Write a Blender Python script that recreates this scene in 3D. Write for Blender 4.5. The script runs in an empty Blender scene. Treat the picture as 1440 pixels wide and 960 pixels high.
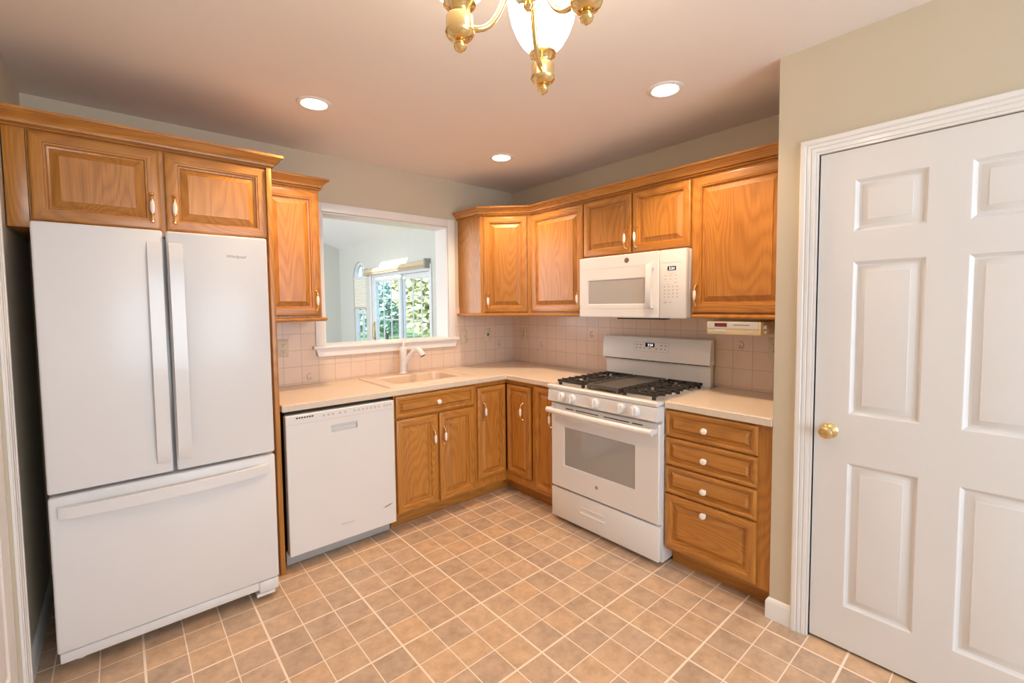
import bpy, bmesh, math, random
from math import pi, sin, cos, radians, sqrt
from mathutils import Matrix, Vector
random.seed(7)
S = bpy.context.scene
COL = S.collection

# ------------------------------------------------------------------ camera
W, H = 1440, 960
F_PX, PX, PY = 634.9043, -7.141, -16.9984
yaw, pitch, roll = radians(-40.6505), radians(-3.0008), radians(-0.6064)
cam_d = bpy.data.cameras.new('camera'); cam = bpy.data.objects.new('camera', cam_d); COL.objects.link(cam)
fw = Vector((-sin(yaw) * cos(pitch), cos(yaw) * cos(pitch), sin(pitch)))
rt = Vector((cos(yaw), sin(yaw), 0)); up = rt.cross(fw)
rt2 = rt * cos(roll) + up * sin(roll); up2 = -rt * sin(roll) + up * cos(roll)
M = Matrix.Identity(4)
for i in range(3):
    M[i][0], M[i][1], M[i][2] = rt2[i], up2[i], -fw[i]
M.translation = (-2.8276, -3.2069, 1.4311)
cam.matrix_world = M
cam_d.sensor_fit = 'HORIZONTAL'; cam_d.sensor_width = 36; cam_d.lens = F_PX / W * 36
cam_d.shift_x = -PX / W; cam_d.shift_y = PY / W
cam_d.clip_start = 0.05; cam_d.clip_end = 200
S.camera = cam

# ------------------------------------------------------------------ world, lights, exposure
S.view_settings.view_transform = 'Standard'; S.view_settings.look = 'None'
S.view_settings.gamma = 1; S.view_settings.use_curve_mapping = False
S.view_settings.exposure = 0.0
S.cycles.use_denoising = True
S.cycles.max_bounces = 10; S.cycles.diffuse_bounces = 6; S.cycles.glossy_bounces = 5
S.cycles.sample_clamp_indirect = 6
wd = bpy.data.worlds.new('sky'); S.world = wd; wd.use_nodes = True
nt = wd.node_tree; bg = nt.nodes['Background']
sky = nt.nodes.new('ShaderNodeTexSky'); sky.sky_type = 'NISHITA'; sky.sun_disc = False
sky.sun_elevation = radians(36); sky.sun_rotation = radians(250)
nt.links.new(sky.outputs[0], bg.inputs[0]); bg.inputs[1].default_value = 0.7
HC = 2.477                                     # ceiling height

def light(name, kind, loc, energy, color=(1, 1, 1), **k):
    d = bpy.data.lights.new(name, kind); d.energy = energy; d.color = color
    for a, b in k.items():
        if a not in ('aim',): setattr(d, a, b)
    o = bpy.data.objects.new(name, d); COL.objects.link(o); o.location = loc
    if 'aim' in k:
        o.rotation_euler = Vector(k['aim']).to_track_quat('-Z', 'Y').to_euler()
    return o
COOL = (0.74, 0.875, 1.0); WARM = (1.0, 0.68, 0.42)
light('sunlight', 'SUN', (-8, 0, 8), 9.0, (1, 0.95, 0.86), aim=(1, 0.3, -0.7), angle=radians(0.6))
light('front_fill', 'AREA', (-1.9, -5.52, 1.45), 96, COOL, shape='RECTANGLE', size=2.3, size_y=1.7, aim=(-0.10, 1, 0.0))  # added fill lamp behind the camera; the wall has no opening
light('left_fill', 'AREA', (-3.24, -4.6, 1.25), 16, COOL, shape='RECTANGLE', size=1.2, size_y=1.9, aim=(1, 0.1, 0.0))  # added fill lamp at the left wall; no patio door exists
light('sunroom_fill', 'AREA', (-4.3, 3.2, 1.5), 165, (0.86, 0.94, 1.0), shape='RECTANGLE', size=4.5, size_y=2.4, aim=(1, 0, 0.05))  # added unseen lamp to brighten the far room, whose west wall is closed
CAN_W, BULB_W = 56, 4.5

# ------------------------------------------------------------------ materials
def _nt(name):
    m = bpy.data.materials.new(name); m.use_nodes = True
    t = m.node_tree; return m, t, t.nodes['Principled BSDF'], t.nodes, t.links
def plain(name, col, rough=0.5, metal=0.0, var=0.04, vscale=6.0, bump=0.0, bscale=200.0, coat=0.0, spec=0.5, emit=0.0, ecol=None, coat_rough=.1):
    m, t, b, N, L = _nt(name)
    tc = N.new('ShaderNodeTexCoord'); nz = N.new('ShaderNodeTexNoise'); nz.inputs['Scale'].default_value = vscale
    L.new(tc.outputs['Object'], nz.inputs['Vector'])
    mx = N.new('ShaderNodeMix'); mx.data_type = 'RGBA'
    mx.inputs[6].default_value = tuple(c * (1 - var) for c in col) + (1,)
    mx.inputs[7].default_value = tuple(min(1, c * (1 + var)) for c in col) + (1,)
    L.new(nz.outputs['Fac'], mx.inputs[0]); L.new(mx.outputs[2], b.inputs['Base Color'])
    b.inputs['Roughness'].default_value = rough; b.inputs['Metallic'].default_value = metal
    b.inputs['Coat Weight'].default_value = coat; b.inputs['Coat Roughness'].default_value = coat_rough
    b.inputs['Specular IOR Level'].default_value = spec
    if bump:
        n2 = N.new('ShaderNodeTexNoise'); n2.inputs['Scale'].default_value = bscale; n2.inputs['Detail'].default_value = 3
        L.new(tc.outputs['Object'], n2.inputs['Vector'])
        bp = N.new('ShaderNodeBump'); bp.inputs['Strength'].default_value = bump; bp.inputs['Distance'].default_value = 0.002
        L.new(n2.outputs['Fac'], bp.inputs['Height']); L.new(bp.outputs[0], b.inputs['Normal'])
    if emit:
        b.inputs['Emission Color'].default_value = (ecol or col) + (1,); b.inputs['Emission Strength'].default_value = emit
    return m
def math_(N, L, op, a, b=None, c=None):
    n = N.new('ShaderNodeMath'); n.operation = op
    for i, v in enumerate((a, b, c)):
        if v is None: continue
        if isinstance(v, (int, float)): n.inputs[i].default_value = v
        else: L.new(v, n.inputs[i])
    return n.outputs[0]
def oak(name, axis, light_c, dark_c):
    m, t, b, N, L = _nt(name)
    tc = N.new('ShaderNodeTexCoord'); oi = N.new('ShaderNodeObjectInfo')
    ofs = N.new('ShaderNodeVectorMath'); ofs.operation = 'SCALE'; ofs.inputs[0].default_value = (7.3, 3.1, 5.7)
    L.new(oi.outputs['Random'], ofs.inputs['Scale'])
    ad = N.new('ShaderNodeVectorMath'); ad.operation = 'ADD'
    L.new(tc.outputs['Object'], ad.inputs[0]); L.new(ofs.outputs[0], ad.inputs[1])
    def mapped(s_long, s_cross):
        mp = N.new('ShaderNodeMapping'); sc = [s_cross] * 3; sc['xyz'.index(axis)] = s_long
        mp.inputs['Scale'].default_value = sc; L.new(ad.outputs[0], mp.inputs['Vector']); return mp.outputs[0]
    n1 = N.new('ShaderNodeTexNoise'); n1.inputs['Scale'].default_value = 1.0; n1.inputs['Detail'].default_value = 1.5
    L.new(mapped(0.75, 4.4), n1.inputs['Vector'])
    rings = math_(N, L, 'PINGPONG', math_(N, L, 'MULTIPLY', n1.outputs['Fac'], 30.0), 0.5)
    rings = math_(N, L, 'MULTIPLY', rings, 2.0)
    r1 = N.new('ShaderNodeValToRGB'); r1.color_ramp.elements[0].position = 0.0; r1.color_ramp.elements[1].position = 0.8
    r1.color_ramp.elements[0].color = (0.0, 0, 0, 1); r1.color_ramp.elements[1].color = (1, 1, 1, 1)
    L.new(rings, r1.inputs[0])
    n2 = N.new('ShaderNodeTexNoise'); n2.inputs['Scale'].default_value = 1.0; n2.inputs['Detail'].default_value = 3
    L.new(mapped(7, 260), n2.inputs['Vector'])
    n3 = N.new('ShaderNodeTexNoise'); n3.inputs['Scale'].default_value = 1.0; n3.inputs['Detail'].default_value = 2
    L.new(mapped(0.9, 3.0), n3.inputs['Vector'])
    f = math_(N, L, 'ADD', math_(N, L, 'MULTIPLY', r1.outputs[0], 0.27), math_(N, L, 'MULTIPLY', n2.outputs['Fac'], 0.72))
    f = math_(N, L, 'ADD', f, math_(N, L, 'MULTIPLY', math_(N, L, 'SUBTRACT', n3.outputs['Fac'], 0.5), 0.5))
    mx = N.new('ShaderNodeMix'); mx.data_type = 'RGBA'; mx.clamp_factor = True
    mx.inputs[6].default_value = dark_c + (1,); mx.inputs[7].default_value = light_c + (1,)
    L.new(f, mx.inputs[0]); L.new(mx.outputs[2], b.inputs['Base Color'])
    b.inputs['Roughness'].default_value = 0.38; b.inputs['Coat Weight'].default_value = 0.35; b.inputs['Coat Roughness'].default_value = 0.22
    bp = N.new('ShaderNodeBump'); bp.inputs['Strength'].default_value = 0.12; bp.inputs['Distance'].default_value = 0.001
    L.new(f, bp.inputs['Height']); L.new(bp.outputs[0], b.inputs['Normal'])
    return m
OAK_L, OAK_D = (0.60, 0.268, 0.047), (0.26, 0.084, 0.010)
OV = oak('oak_upright', 'z', OAK_L, OAK_D); OH = oak('oak_level', 'x', OAK_L, OAK_D); OY = oak('oak_deep', 'y', OAK_L, OAK_D)

def grid_mat(name, ax, ay, pitch, phase, widths, thick, tile_cols, grout, rough, mottling=0.25, bump=0.3):
    """square tiles: grout lines on a grid; every third one wider when thick"""
    m, t, b, N, L = _nt(name)
    tc = N.new('ShaderNodeTexCoord'); sp = N.new('ShaderNodeSeparateXYZ'); L.new(tc.outputs['Object'], sp.inputs[0])
    us = []; mask = None
    for k, a in enumerate((ax, ay)):
        u = math_(N, L, 'DIVIDE', math_(N, L, 'SUBTRACT', sp.outputs[a], phase[k]), pitch[k]); us.append(u)
        dist = math_(N, L, 'PINGPONG', u, 0.5)
        d = math_(N, L, 'MULTIPLY', dist, pitch[k])
        s = math_(N, L, 'LESS_THAN', d, widths / 2)
        mask = s if mask is None else math_(N, L, 'MAXIMUM', mask, s)
        if thick:
            d3 = math_(N, L, 'MULTIPLY', math_(N, L, 'PINGPONG', math_(N, L, 'DIVIDE', u, 3.0), 0.5), pitch[k] * 3)
            mask = math_(N, L, 'MAXIMUM', mask, math_(N, L, 'LESS_THAN', d3, thick / 2))
    cb = N.new('ShaderNodeCombineXYZ')
    L.new(math_(N, L, 'FLOOR', us[0]), cb.inputs[0]); L.new(math_(N, L, 'FLOOR', us[1]), cb.inputs[1])
    wn = N.new('ShaderNodeTexWhiteNoise'); wn.noise_dimensions = '3D'; L.new(cb.outputs[0], wn.inputs['Vector'])
    rp = N.new('ShaderNodeValToRGB'); rp.color_ramp.interpolation = 'LINEAR'
    n = len(tile_cols)
    while len(rp.color_ramp.elements) < n: rp.color_ramp.elements.new(0.5)
    for i, c in enumerate(tile_cols):
        rp.color_ramp.elements[i].position = i / max(1, n - 1); rp.color_ramp.elements[i].color = c + (1,)
    L.new(wn.outputs['Value'], rp.inputs[0])
    nz = N.new('ShaderNodeTexNoise'); nz.inputs['Scale'].default_value = 14; nz.inputs['Detail'].default_value = 6; nz.inputs['Roughness'].default_value = 0.7
    L.new(tc.outputs['Object'], nz.inputs['Vector'])
    mul = N.new('ShaderNodeMix'); mul.data_type = 'RGBA'; mul.blend_type = 'MULTIPLY'; mul.inputs[0].default_value = 1.0
    v = math_(N, L, 'ADD', 1.0 - mottling / 2 - mottling * 0.5, math_(N, L, 'MULTIPLY', nz.outputs['Fac'], mottling * 2))
    cv = N.new('ShaderNodeCombineColor'); [L.new(v, cv.inputs[i]) for i in range(3)]
    L.new(rp.outputs[0], mul.inputs[6]); L.new(cv.outputs[0], mul.inputs[7])
    mx = N.new('ShaderNodeMix'); mx.data_type = 'RGBA'
    L.new(mask, mx.inputs[0]); L.new(mul.outputs[2], mx.inputs[6]); mx.inputs[7].default_value = grout + (1,)
    L.new(mx.outputs[2], b.inputs['Base Color'])
    b.inputs['Roughness'].default_value = rough
    bp = N.new('ShaderNodeBump'); bp.inputs['Strength'].default_value = bump; bp.inputs['Distance'].default_value = 0.001
    inv = math_(N, L, 'SUBTRACT', 1.0, mask); L.new(math_(N, L, 'ADD', inv, math_(N, L, 'MULTIPLY', nz.outputs['Fac'], 0.4)), bp.inputs['Height'])
    L.new(bp.outputs[0], b.inputs['Normal'])
    return m
FLOOR = grid_mat('tan_vinyl_tile', 0, 1, (0.1385, 0.1385), (-1.1445, -2.347), 0.0045, 0.0085,
                 [(0.42, 0.31, 0.225), (0.50, 0.355, 0.24), (0.56, 0.38, 0.24), (0.45, 0.33, 0.24), (0.54, 0.385, 0.265)],
                 (0.80, 0.69, 0.58), 0.42, 0.55, 0.25)
TILE_BACK = grid_mat('beige_wall_tile', 0, 2, (0.1122, 0.11), (0.0, 1.037), 0.0022, 0,
                     [(0.69, 0.545, 0.45), (0.72, 0.575, 0.48), (0.70, 0.56, 0.47)], (0.42, 0.30, 0.245), 0.25, 0.06, 0.3)
TILE_RIGHT = grid_mat('beige_wall_tile_side', 1, 2, (0.1127, 0.11), (0.0, 1.037), 0.0022, 0,
                      [(0.69, 0.545, 0.45), (0.72, 0.575, 0.48), (0.70, 0.56, 0.47)], (0.42, 0.30, 0.245), 0.25, 0.06, 0.3)
TILE_MARK = plain('grey_tile_motif', (0.40, 0.33, 0.31), 0.4, var=0.25, vscale=60)
PAINT = plain('taupe_wall_paint', (0.56, 0.495, 0.385), 0.6, var=0.02, bump=0.08, bscale=260)
CEIL = plain('ceiling_paint', (0.80, 0.755, 0.735), 0.75, var=0.015, bump=0.06, bscale=180)
SUN_PAINT = plain('pale_grey_wall_paint', (0.62, 0.63, 0.60), 0.7, var=0.02, bump=0.05)
SUN_CEIL = plain('white_vault_paint', (0.80, 0.82, 0.83), 0.8, var=0.01, bump=0.05)
TRIM = plain('white_trim_paint', (0.78, 0.775, 0.775), 0.35, var=0.02, coat=0.2)
DOOR_W = plain('white_door_paint', (0.72, 0.715, 0.725), 0.4, var=0.015, bump=0.1, bscale=90)
APPL = plain('white_enamel', (0.73, 0.73, 0.745), 0.28, var=0.01, coat=0.5, coat_rough=.12)
APPL_T = plain('white_textured_steel', (0.72, 0.725, 0.745), 0.4, var=0.01, coat=0.35, coat_rough=.18, bump=0.02, bscale=700)
PLAST = plain('white_plastic', (0.71, 0.71, 0.725), 0.4, var=0.02)
APPL_G = plain('grey_steel_panel', (0.46, 0.46, 0.46), 0.4, var=0.03)
GASKET = plain('grey_gasket', (0.30, 0.33, 0.37), 0.5, var=0.05)
DARK = plain('gap_shade_black', (0.02, 0.018, 0.016), 0.6, var=0.2)
INSIDE = plain('shaded_plywood', (0.10, 0.055, 0.025), 0.7, var=0.2)
GLASS_G = plain('grey_oven_window', (0.33, 0.325, 0.32), 0.08, var=0.05, coat=0.6, coat_rough=.03)
GLASS_M = plain('grey_mesh_window', (0.40, 0.40, 0.40), 0.15, var=0.08, vscale=400, coat=0.5, coat_rough=.05)
IRON = plain('black_cast_iron', (0.022, 0.019, 0.017), 0.5, var=0.2, vscale=80, bump=0.3, bscale=500)
GRIDDLE = plain('dark_griddle_plate', (0.085, 0.075, 0.062), 0.42, var=0.15, vscale=40)
ALU = plain('burner_aluminium', (0.55, 0.53, 0.50), 0.35, metal=0.9, var=0.1, vscale=40)
BRASS = plain('polished_brass', (0.88, 0.66, 0.32), 0.17, metal=1.0, var=0.06, vscale=30)
BRASS_D = plain('satin_brass', (0.72, 0.54, 0.26), 0.25, metal=1.0, var=0.06, vscale=30)
PORC = plain('white_porcelain', (0.82, 0.79, 0.75), 0.15, var=0.02, coat=0.6)
COUNTER = plain('beige_laminate', (0.66, 0.56, 0.46), 0.38, var=0.10, vscale=55)
SINK_M = plain('almond_sink', (0.70, 0.56, 0.45), 0.3, var=0.02, coat=0.4)
STEEL = plain('steel', (0.6, 0.6, 0.6), 0.3, metal=1.0, var=0.05)
ALMOND = plain('almond_plastic', (0.62, 0.55, 0.40), 0.4, var=0.03)
ALMOND_D = plain('aged_almond_plastic', (0.66, 0.56, 0.36), 0.4, var=0.04)
SLOT = plain('dark_slot', (0.03, 0.025, 0.02), 0.6, var=0.1)
INK = plain('grey_print', (0.30, 0.29, 0.28), 0.6, var=0.05)
INK_D = plain('dark_print', (0.06, 0.055, 0.05), 0.5, var=0.05)
INK_L = plain('pale_print', (0.52, 0.50, 0.49), 0.6, var=0.05)
BADGE = plain('bronze_badge', (0.20, 0.145, 0.11), 0.35, metal=0.3, var=0.1)
SCREEN = plain('black_screen', (0.01, 0.01, 0.012), 0.15, var=0.1)
DIGIT = plain('lit_digits', (0.8, 0.9, 1.0), 0.5, emit=1.6)
RED = plain('red_screen', (0.16, 0.02, 0.015), 0.25, var=0.3, vscale=90)
SILVER = plain('silver_plastic', (0.62, 0.62, 0.64), 0.4, metal=0.2, var=0.03)
LENS = plain('lit_lamp_lens', (1, 0.93, 0.8), 0.4, emit=14, ecol=(1.0, 0.90, 0.72))
SHADE = plain('lit_frosted_glass', (1, 0.96, 0.88), 0.4, emit=5.0, ecol=(1.0, 0.93, 0.80))
BLIND = plain('tan_blind_fabric', (0.62, 0.50, 0.34), 0.8, var=0.06, vscale=120)
CELL = plain('cream_pleated_fabric', (0.80, 0.78, 0.70), 0.9, var=0.03, vscale=20, emit=0.0)
VINYL = plain('white_vinyl', (0.74, 0.78, 0.82), 0.35, var=0.02)
BARK = plain('brown_bark', (0.10, 0.06, 0.035), 0.9, var=0.3, vscale=30, bump=.5, bscale=60)
LEAF1 = plain('yellow_green_leaves', (0.68, 0.76, 0.42), 0.7, var=0.5, vscale=3)
LEAF2 = plain('blue_green_needles', (0.34, 0.52, 0.46), 0.7, var=0.5, vscale=4)
LAWN = plain('lawn_grass', (0.20, 0.32, 0.08), 0.9, var=0.4, vscale=9)
SIDING = plain('pale_blue_siding', (0.55, 0.60, 0.66), 0.7, var=0.03)
def glass(name):
    m, t, b, N, L = _nt(name)
    tr = N.new('ShaderNodeBsdfTransparent'); gl = N.new('ShaderNodeBsdfGlossy'); gl.inputs['Roughness'].default_value = 0.02
    nz = N.new('ShaderNodeTexNoise'); nz.inputs['Scale'].default_value = 2
    cm = N.new('ShaderNodeMix'); cm.data_type = 'RGBA'; L.new(nz.outputs['Fac'], cm.inputs[0])
    cm.inputs[6].default_value = (0.93, 0.96, 0.97, 1); cm.inputs[7].default_value = (0.97, 0.985, 0.99, 1)
    L.new(cm.outputs[2], tr.inputs[0])
    mx = N.new('ShaderNodeMixShader'); mx.inputs[0].default_value = 0.06
    L.new(tr.outputs[0], mx.inputs[1]); L.new(gl.outputs[0], mx.inputs[2]); L.new(mx.outputs[0], N['Material Output'].inputs[0])
    N.remove(b); return m
GLASS = glass('clear_window_glass')

# ------------------------------------------------------------------ mesh tools
class MB:
    def __init__(s): s.v = []; s.f = []; s.m = []
    def add(s, vs, fs, mat=0):
        o = len(s.v); s.v += [tuple(p) for p in vs]
        for i, f in enumerate(fs):
            s.f.append(tuple(o + k for k in f)); s.m.append(mat[i] if isinstance(mat, (list, tuple)) else mat)
        return s
    def bm(s, bm, mat=0):
        bm.verts.index_update(); vs = [v.co[:] for v in bm.verts]; fs = [[v.index for v in f.verts] for f in bm.faces]
        bm.free(); return s.add(vs, fs, mat)
    def box(s, x0, x1, y0, y1, z0, z1, mat=0, bev=0.0, seg=2):
        if bev <= 0:
            v = [(x0, y0, z0), (x1, y0, z0), (x1, y1, z0), (x0, y1, z0), (x0, y0, z1), (x1, y0, z1), (x1, y1, z1), (x0, y1, z1)]
            return s.add(v, [(3, 2, 1, 0), (4, 5, 6, 7), (0, 1, 5, 4), (1, 2, 6, 5), (2, 3, 7, 6), (3, 0, 4, 7)], mat)
        b = bmesh.new(); r = bmesh.ops.create_cube(b, size=1)
        for v in r['verts']:
            v.co = ((x0 + x1) / 2 + v.co.x * (x1 - x0), (y0 + y1) / 2 + v.co.y * (y1 - y0), (z0 + z1) / 2 + v.co.z * (z1 - z0))
        bmesh.ops.bevel(b, geom=b.edges[:], offset=bev, segments=seg, profile=0.5, affect='EDGES', clamp_overlap=True)
        return s.bm(b, mat)
    def prism(s, poly, a0, a1, axis='x', mat=0):
        """polygon in the two other axes (in xyz order), extruded along axis"""
        n = len(poly)
        def P(p, a):
            return {'x': (a, p[0], p[1]), 'y': (p[0], a, p[1]), 'z': (p[0], p[1], a)}[axis]
        v = [P(p, a0) for p in poly] + [P(p, a1) for p in poly]
        f = [tuple(range(n)), tuple(range(2 * n - 1, n - 1, -1))] + [(i, i + n, (i + 1) % n + n, (i + 1) % n) for i in range(n)]
        return s.add(v, f, mat)
    def lathe(s, prof, c=(0, 0, 0), axis=(0, 0, 1), n=24, mat=0):
        q = Vector((0, 0, 1)).rotation_difference(Vector(axis).normalized()); c = Vector(c)
        v = []; f = []
        for r, h in prof:
            for k in range(n):
                a = 2 * pi * k / n; v.append(tuple(c + q @ Vector((r * cos(a), r * sin(a), h))))
        for i in range(len(prof) - 1):
            for k in range(n):
                f.append((i * n + k, i * n + (k + 1) % n, (i + 1) * n + (k + 1) % n, (i + 1) * n + k))
        if prof[0][0] > 1e-6: f.append(tuple(range(n - 1, -1, -1)))
        if prof[-1][0] > 1e-6: f.append(tuple((len(prof) - 1) * n + k for k in range(n)))
        return s.add(v, f, mat)
    def tube(s, pts, r, n=10, mat=0, cap=True):
        pts = [Vector(p) for p in pts]; v = []; f = []; prev = None
        for i, p in enumerate(pts):
            d = (pts[min(i + 1, len(pts) - 1)] - pts[max(i - 1, 0)]).normalized()
            if prev is None:
                a = Vector((0, 0, 1)) if abs(d.z) < 0.9 else Vector((1, 0, 0)); u = d.cross(a).normalized()
            else: u = (prev - d * prev.dot(d)).normalized()
            prev = u; w = d.cross(u); rr = r[i] if isinstance(r, (list, tuple)) else r
            v += [tuple(p + (u * cos(2 * pi * k / n) + w * sin(2 * pi * k / n)) * rr) for k in range(n)]
        for i in range(len(pts) - 1):
            for k in range(n): f.append((i * n + k, i * n + (k + 1) % n, (i + 1) * n + (k + 1) % n, (i + 1) * n + k))
        if cap: f += [tuple(range(n - 1, -1, -1)), tuple((len(pts) - 1) * n + k for k in range(n))]
        return s.add(v, f, mat)
    def sweep(s, path, prof, mat=0):
        """profile (out, z) along a plan path; out = to the right of travel; mitred"""
        n = len(prof); v = []; f = []
        for i, p in enumerate(path):
            p = Vector(p)
            nr = []
            if i > 0: d = (p - Vector(path[i - 1])).normalized(); nr.append(Vector((d.y, -d.x)))
            if i < len(path) - 1: d = (Vector(path[i + 1]) - p).normalized(); nr.append(Vector((d.y, -d.x)))
            m_ = sum(nr, Vector((0, 0))).normalized(); k = 1 / max(0.3, m_.dot(nr[0]))
            for o, z in prof: v.append((p.x + m_.x * o * k, p.y + m_.y * o * k, z))
        for i in range(len(path) - 1):
            for k in range(n): f.append((i * n + k, i * n + (k + 1) % n, (i + 1) * n + (k + 1) % n, (i + 1) * n + k))
        f += [tuple(range(n - 1, -1, -1)), tuple((len(path) - 1) * n + k for k in range(n))]
        return s.add(v, f, mat)
    def slab(s, rects, holes, a0, a1, axis='z', mat=0):
        """union of rectangles minus holes in the two other axes, extruded from a0 to a1"""
        xs = sorted({r[i] for r in rects + holes for i in (0, 1)}); ys = sorted({r[i] for r in rects + holes for i in (2, 3)})
        ins = lambda x, y, R: any(r[0] < x < r[1] and r[2] < y < r[3] for r in R)
        fill = {(i, j) for i in range(len(xs) - 1) for j in range(len(ys) - 1)
                if ins((xs[i] + xs[i + 1]) / 2, (ys[j] + ys[j + 1]) / 2, rects) and not ins((xs[i] + xs[i + 1]) / 2, (ys[j] + ys[j + 1]) / 2, holes)}
        P = lambda x, y, a: {'x': (a, x, y), 'y': (x, a, y), 'z': (x, y, a)}[axis]
        idx = {}; v = []; f = []
        def V(i, j, t):
            if (i, j, t) not in idx: idx[(i, j, t)] = len(v); v.append(P(xs[i], ys[j], a1 if t else a0))
            return idx[(i, j, t)]
        for i, j in fill:
            for t in (0, 1): f.append((V(i, j, t), V(i + 1, j, t), V(i + 1, j + 1, t), V(i, j + 1, t)))
            for (di, dj), e in (((-1, 0), ((i, j), (i, j + 1))), ((1, 0), ((i + 1, j), (i + 1, j + 1))), ((0, -1), ((i, j), (i + 1, j))), ((0, 1), ((i, j + 1), (i + 1, j + 1)))):
                if (i + di, j + dj) not in fill:
                    f.append((V(*e[0], 0), V(*e[1], 0), V(*e[1], 1), V(*e[0], 1)))
        return s.add(v, f, mat)
    def raised(s, u0, u1, z0, z1, d, t=0.02, f=0.055, slope=0.028, level=False, simple=False):
        """raised panel door or drawer front facing -y; mats 0 = upright grain, 1 = level grain"""
        V_, H_ = 0, 1
        rings = [(0, t), (0, 0.007), (0.002, 0.0035), (0.006, 0.0012), (0.011, 0.0),
                 (f - 0.015, 0.0), (f - 0.013, 0.003), (f - 0.007, 0.0035), (f - 0.003, 0.0135), (f + 0.003, 0.0155), (f + slope, 0.0040), (f + slope + 0.0012, 0.001)]
        v = []; fs = []; ms = []
        for i, o in rings:
            v += [(u0 + i, d + o, z0 + i), (u1 - i, d + o, z0 + i), (u1 - i, d + o, z1 - i), (u0 + i, d + o, z1 - i)]
        pm = H_ if level else V_
        for k in range(len(rings) - 1):
            for e in range(4):
                a = 4 * k + e; b = 4 * k + (e + 1) % 4
                fs.append((a, b, b + 4, a + 4)); ms.append((H_ if e in (0, 2) else V_) if k < 8 else pm)
        n = 4 * (len(rings) - 1)
        fs += [(3, 2, 1, 0), (n, n + 1, n + 2, n + 3)]; ms += [V_, pm]
        return s.add(v, fs, ms)
    def text(s, txt, size, o, mat=0, t=0.0004, face='y', slant=0.0, sx=1.0):
        """lettering standing on a -y face, baseline centre at o"""
        cu = bpy.data.curves.new('t', 'FONT'); cu.body = txt; cu.size = size; cu.align_x = 'CENTER'; cu.extrude = t / 2; cu.shear = slant
        ob = bpy.data.objects.new('t', cu); COL.objects.link(ob)
        dg = bpy.context.evaluated_depsgraph_get(); me = ob.evaluated_get(dg).to_mesh()
        vs = [(o[0] + p.co.x * sx, o[1] - p.co.z, o[2] + p.co.y) for p in me.vertices]; fs = [tuple(p.vertices) for p in me.polygons]
        ob.evaluated_get(dg).to_mesh_clear(); bpy.data.objects.remove(ob); bpy.data.curves.remove(cu)
        return s.add(vs, fs, mat)
    def mesh(s, name, mats, off=(0, 0, 0), angle=32, recalc=True):
        me = bpy.data.meshes.new(name)
        me.from_pydata([(p[0] - off[0], p[1] - off[1], p[2] - off[2]) for p in s.v], [], s.f)
        for m in mats: me.materials.append(m)
        me.polygons.foreach_set('material_index', [min(k, len(mats) - 1) for k in s.m])
        if recalc:
            b = bmesh.new(); b.from_mesh(me); bmesh.ops.recalc_face_normals(b, faces=b.faces[:]); b.to_mesh(me); b.free()
        me.polygons.foreach_set('use_smooth', [True] * len(me.polygons))
        me.set_sharp_from_angle(angle=radians(angle)); me.update()
        return me

Rz = lambda a: Matrix.Rotation(a, 3, 'Z')
def each(t, name, items, mats, parent):
    for m in items: t.part(name, m, mats, parent=parent)
class Thing:
    """an Empty at the thing's base; parts are written in run coordinates (u along the front, d into the wall, z up)"""
    def __init__(s, name, label, cat, base, rot=0.0, group=None):
        s.B = Vector(base); s.R = radians(rot)          # base in run coordinates of rot
        s.e = bpy.data.objects.new(name, None); COL.objects.link(s.e); s.e.empty_display_size = 0.1
        s.world = Rz(s.R) @ s.B
        s.e.location = s.world; s.e.rotation_euler = (0, 0, s.R)
        s.e['label'] = label; s.e['category'] = cat
        if group: s.e['group'] = group
    def part(s, name, mb, mats, parent=None, rot=None, label=None, angle=32):
        R = s.R if rot is None else radians(rot)
        off = Rz(-R) @ s.world
        o = bpy.data.objects.new(name, mb.mesh(name, mats if isinstance(mats, (list, tuple)) else [mats], off, angle)); COL.objects.link(o)
        o.parent = parent or s.e
        if parent is None: o.rotation_euler = (0, 0, R - s.R)
        if label: o['label'] = label
        return o
def single(name, label, cat, mb, mats, base, rot=0.0, group=None, kind=None, angle=32):
    R = radians(rot); B = Vector(base)
    o = bpy.data.objects.new(name, mb.mesh(name, mats if isinstance(mats, (list, tuple)) else [mats], B, angle)); COL.objects.link(o)
    o.location = Rz(R) @ B; o.rotation_euler = (0, 0, R)
    o['label'] = label; o['category'] = cat
    if group: o['group'] = group
    if kind: o['kind'] = kind
    return o
def struct(name, mb, mats, parent=None, angle=32, label=None):
    o = bpy.data.objects.new(name, mb.mesh(name, mats if isinstance(mats, (list, tuple)) else [mats], (0, 0, 0), angle)); COL.objects.link(o)
    if parent: o.parent = parent
    else: o['kind'] = 'structure'
    if label: o['label'] = label
    return o

# ------------------------------------------------------------------ room shell
PW = -0.632                                      # pantry wall face x
PE = -2.467                                      # pantry wall end y
YF = -5.6                                        # wall behind the camera
WX = lambda y: -3.146                            # left wall face
struct('floor', MB().box(-3.6, 0.0, YF, 0.0, -0.05, 0.0), FLOOR)
struct('ceiling', MB().box(-3.6, 0.15, YF, 0.17, HC, HC + 0.12), CEIL)
struct('wall_back', MB().slab([(-3.6, 0.0, 0, HC)], [(-1.749, -0.72, 1.168, 2.092)], 0.0, 0.17, 'y'), PAINT)
struct('wall_right', MB().box(0.0, 0.15, YF, 0.17, 0, HC), PAINT)
PD0, PD1, PDH = -2.621, -3.391, 2.03             # pantry door opening
struct('wall_pantry', MB().slab([(YF, PE, 0, HC)], [(PD1, PD0, -0.1, PDH)], PW, PW + 0.11, 'x').box(PW + 0.11, -0.0005, PE - 0.11, PE, 0, HC), PAINT)
LD0, LD1 = -0.87, -1.70
mb = MB()
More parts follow.
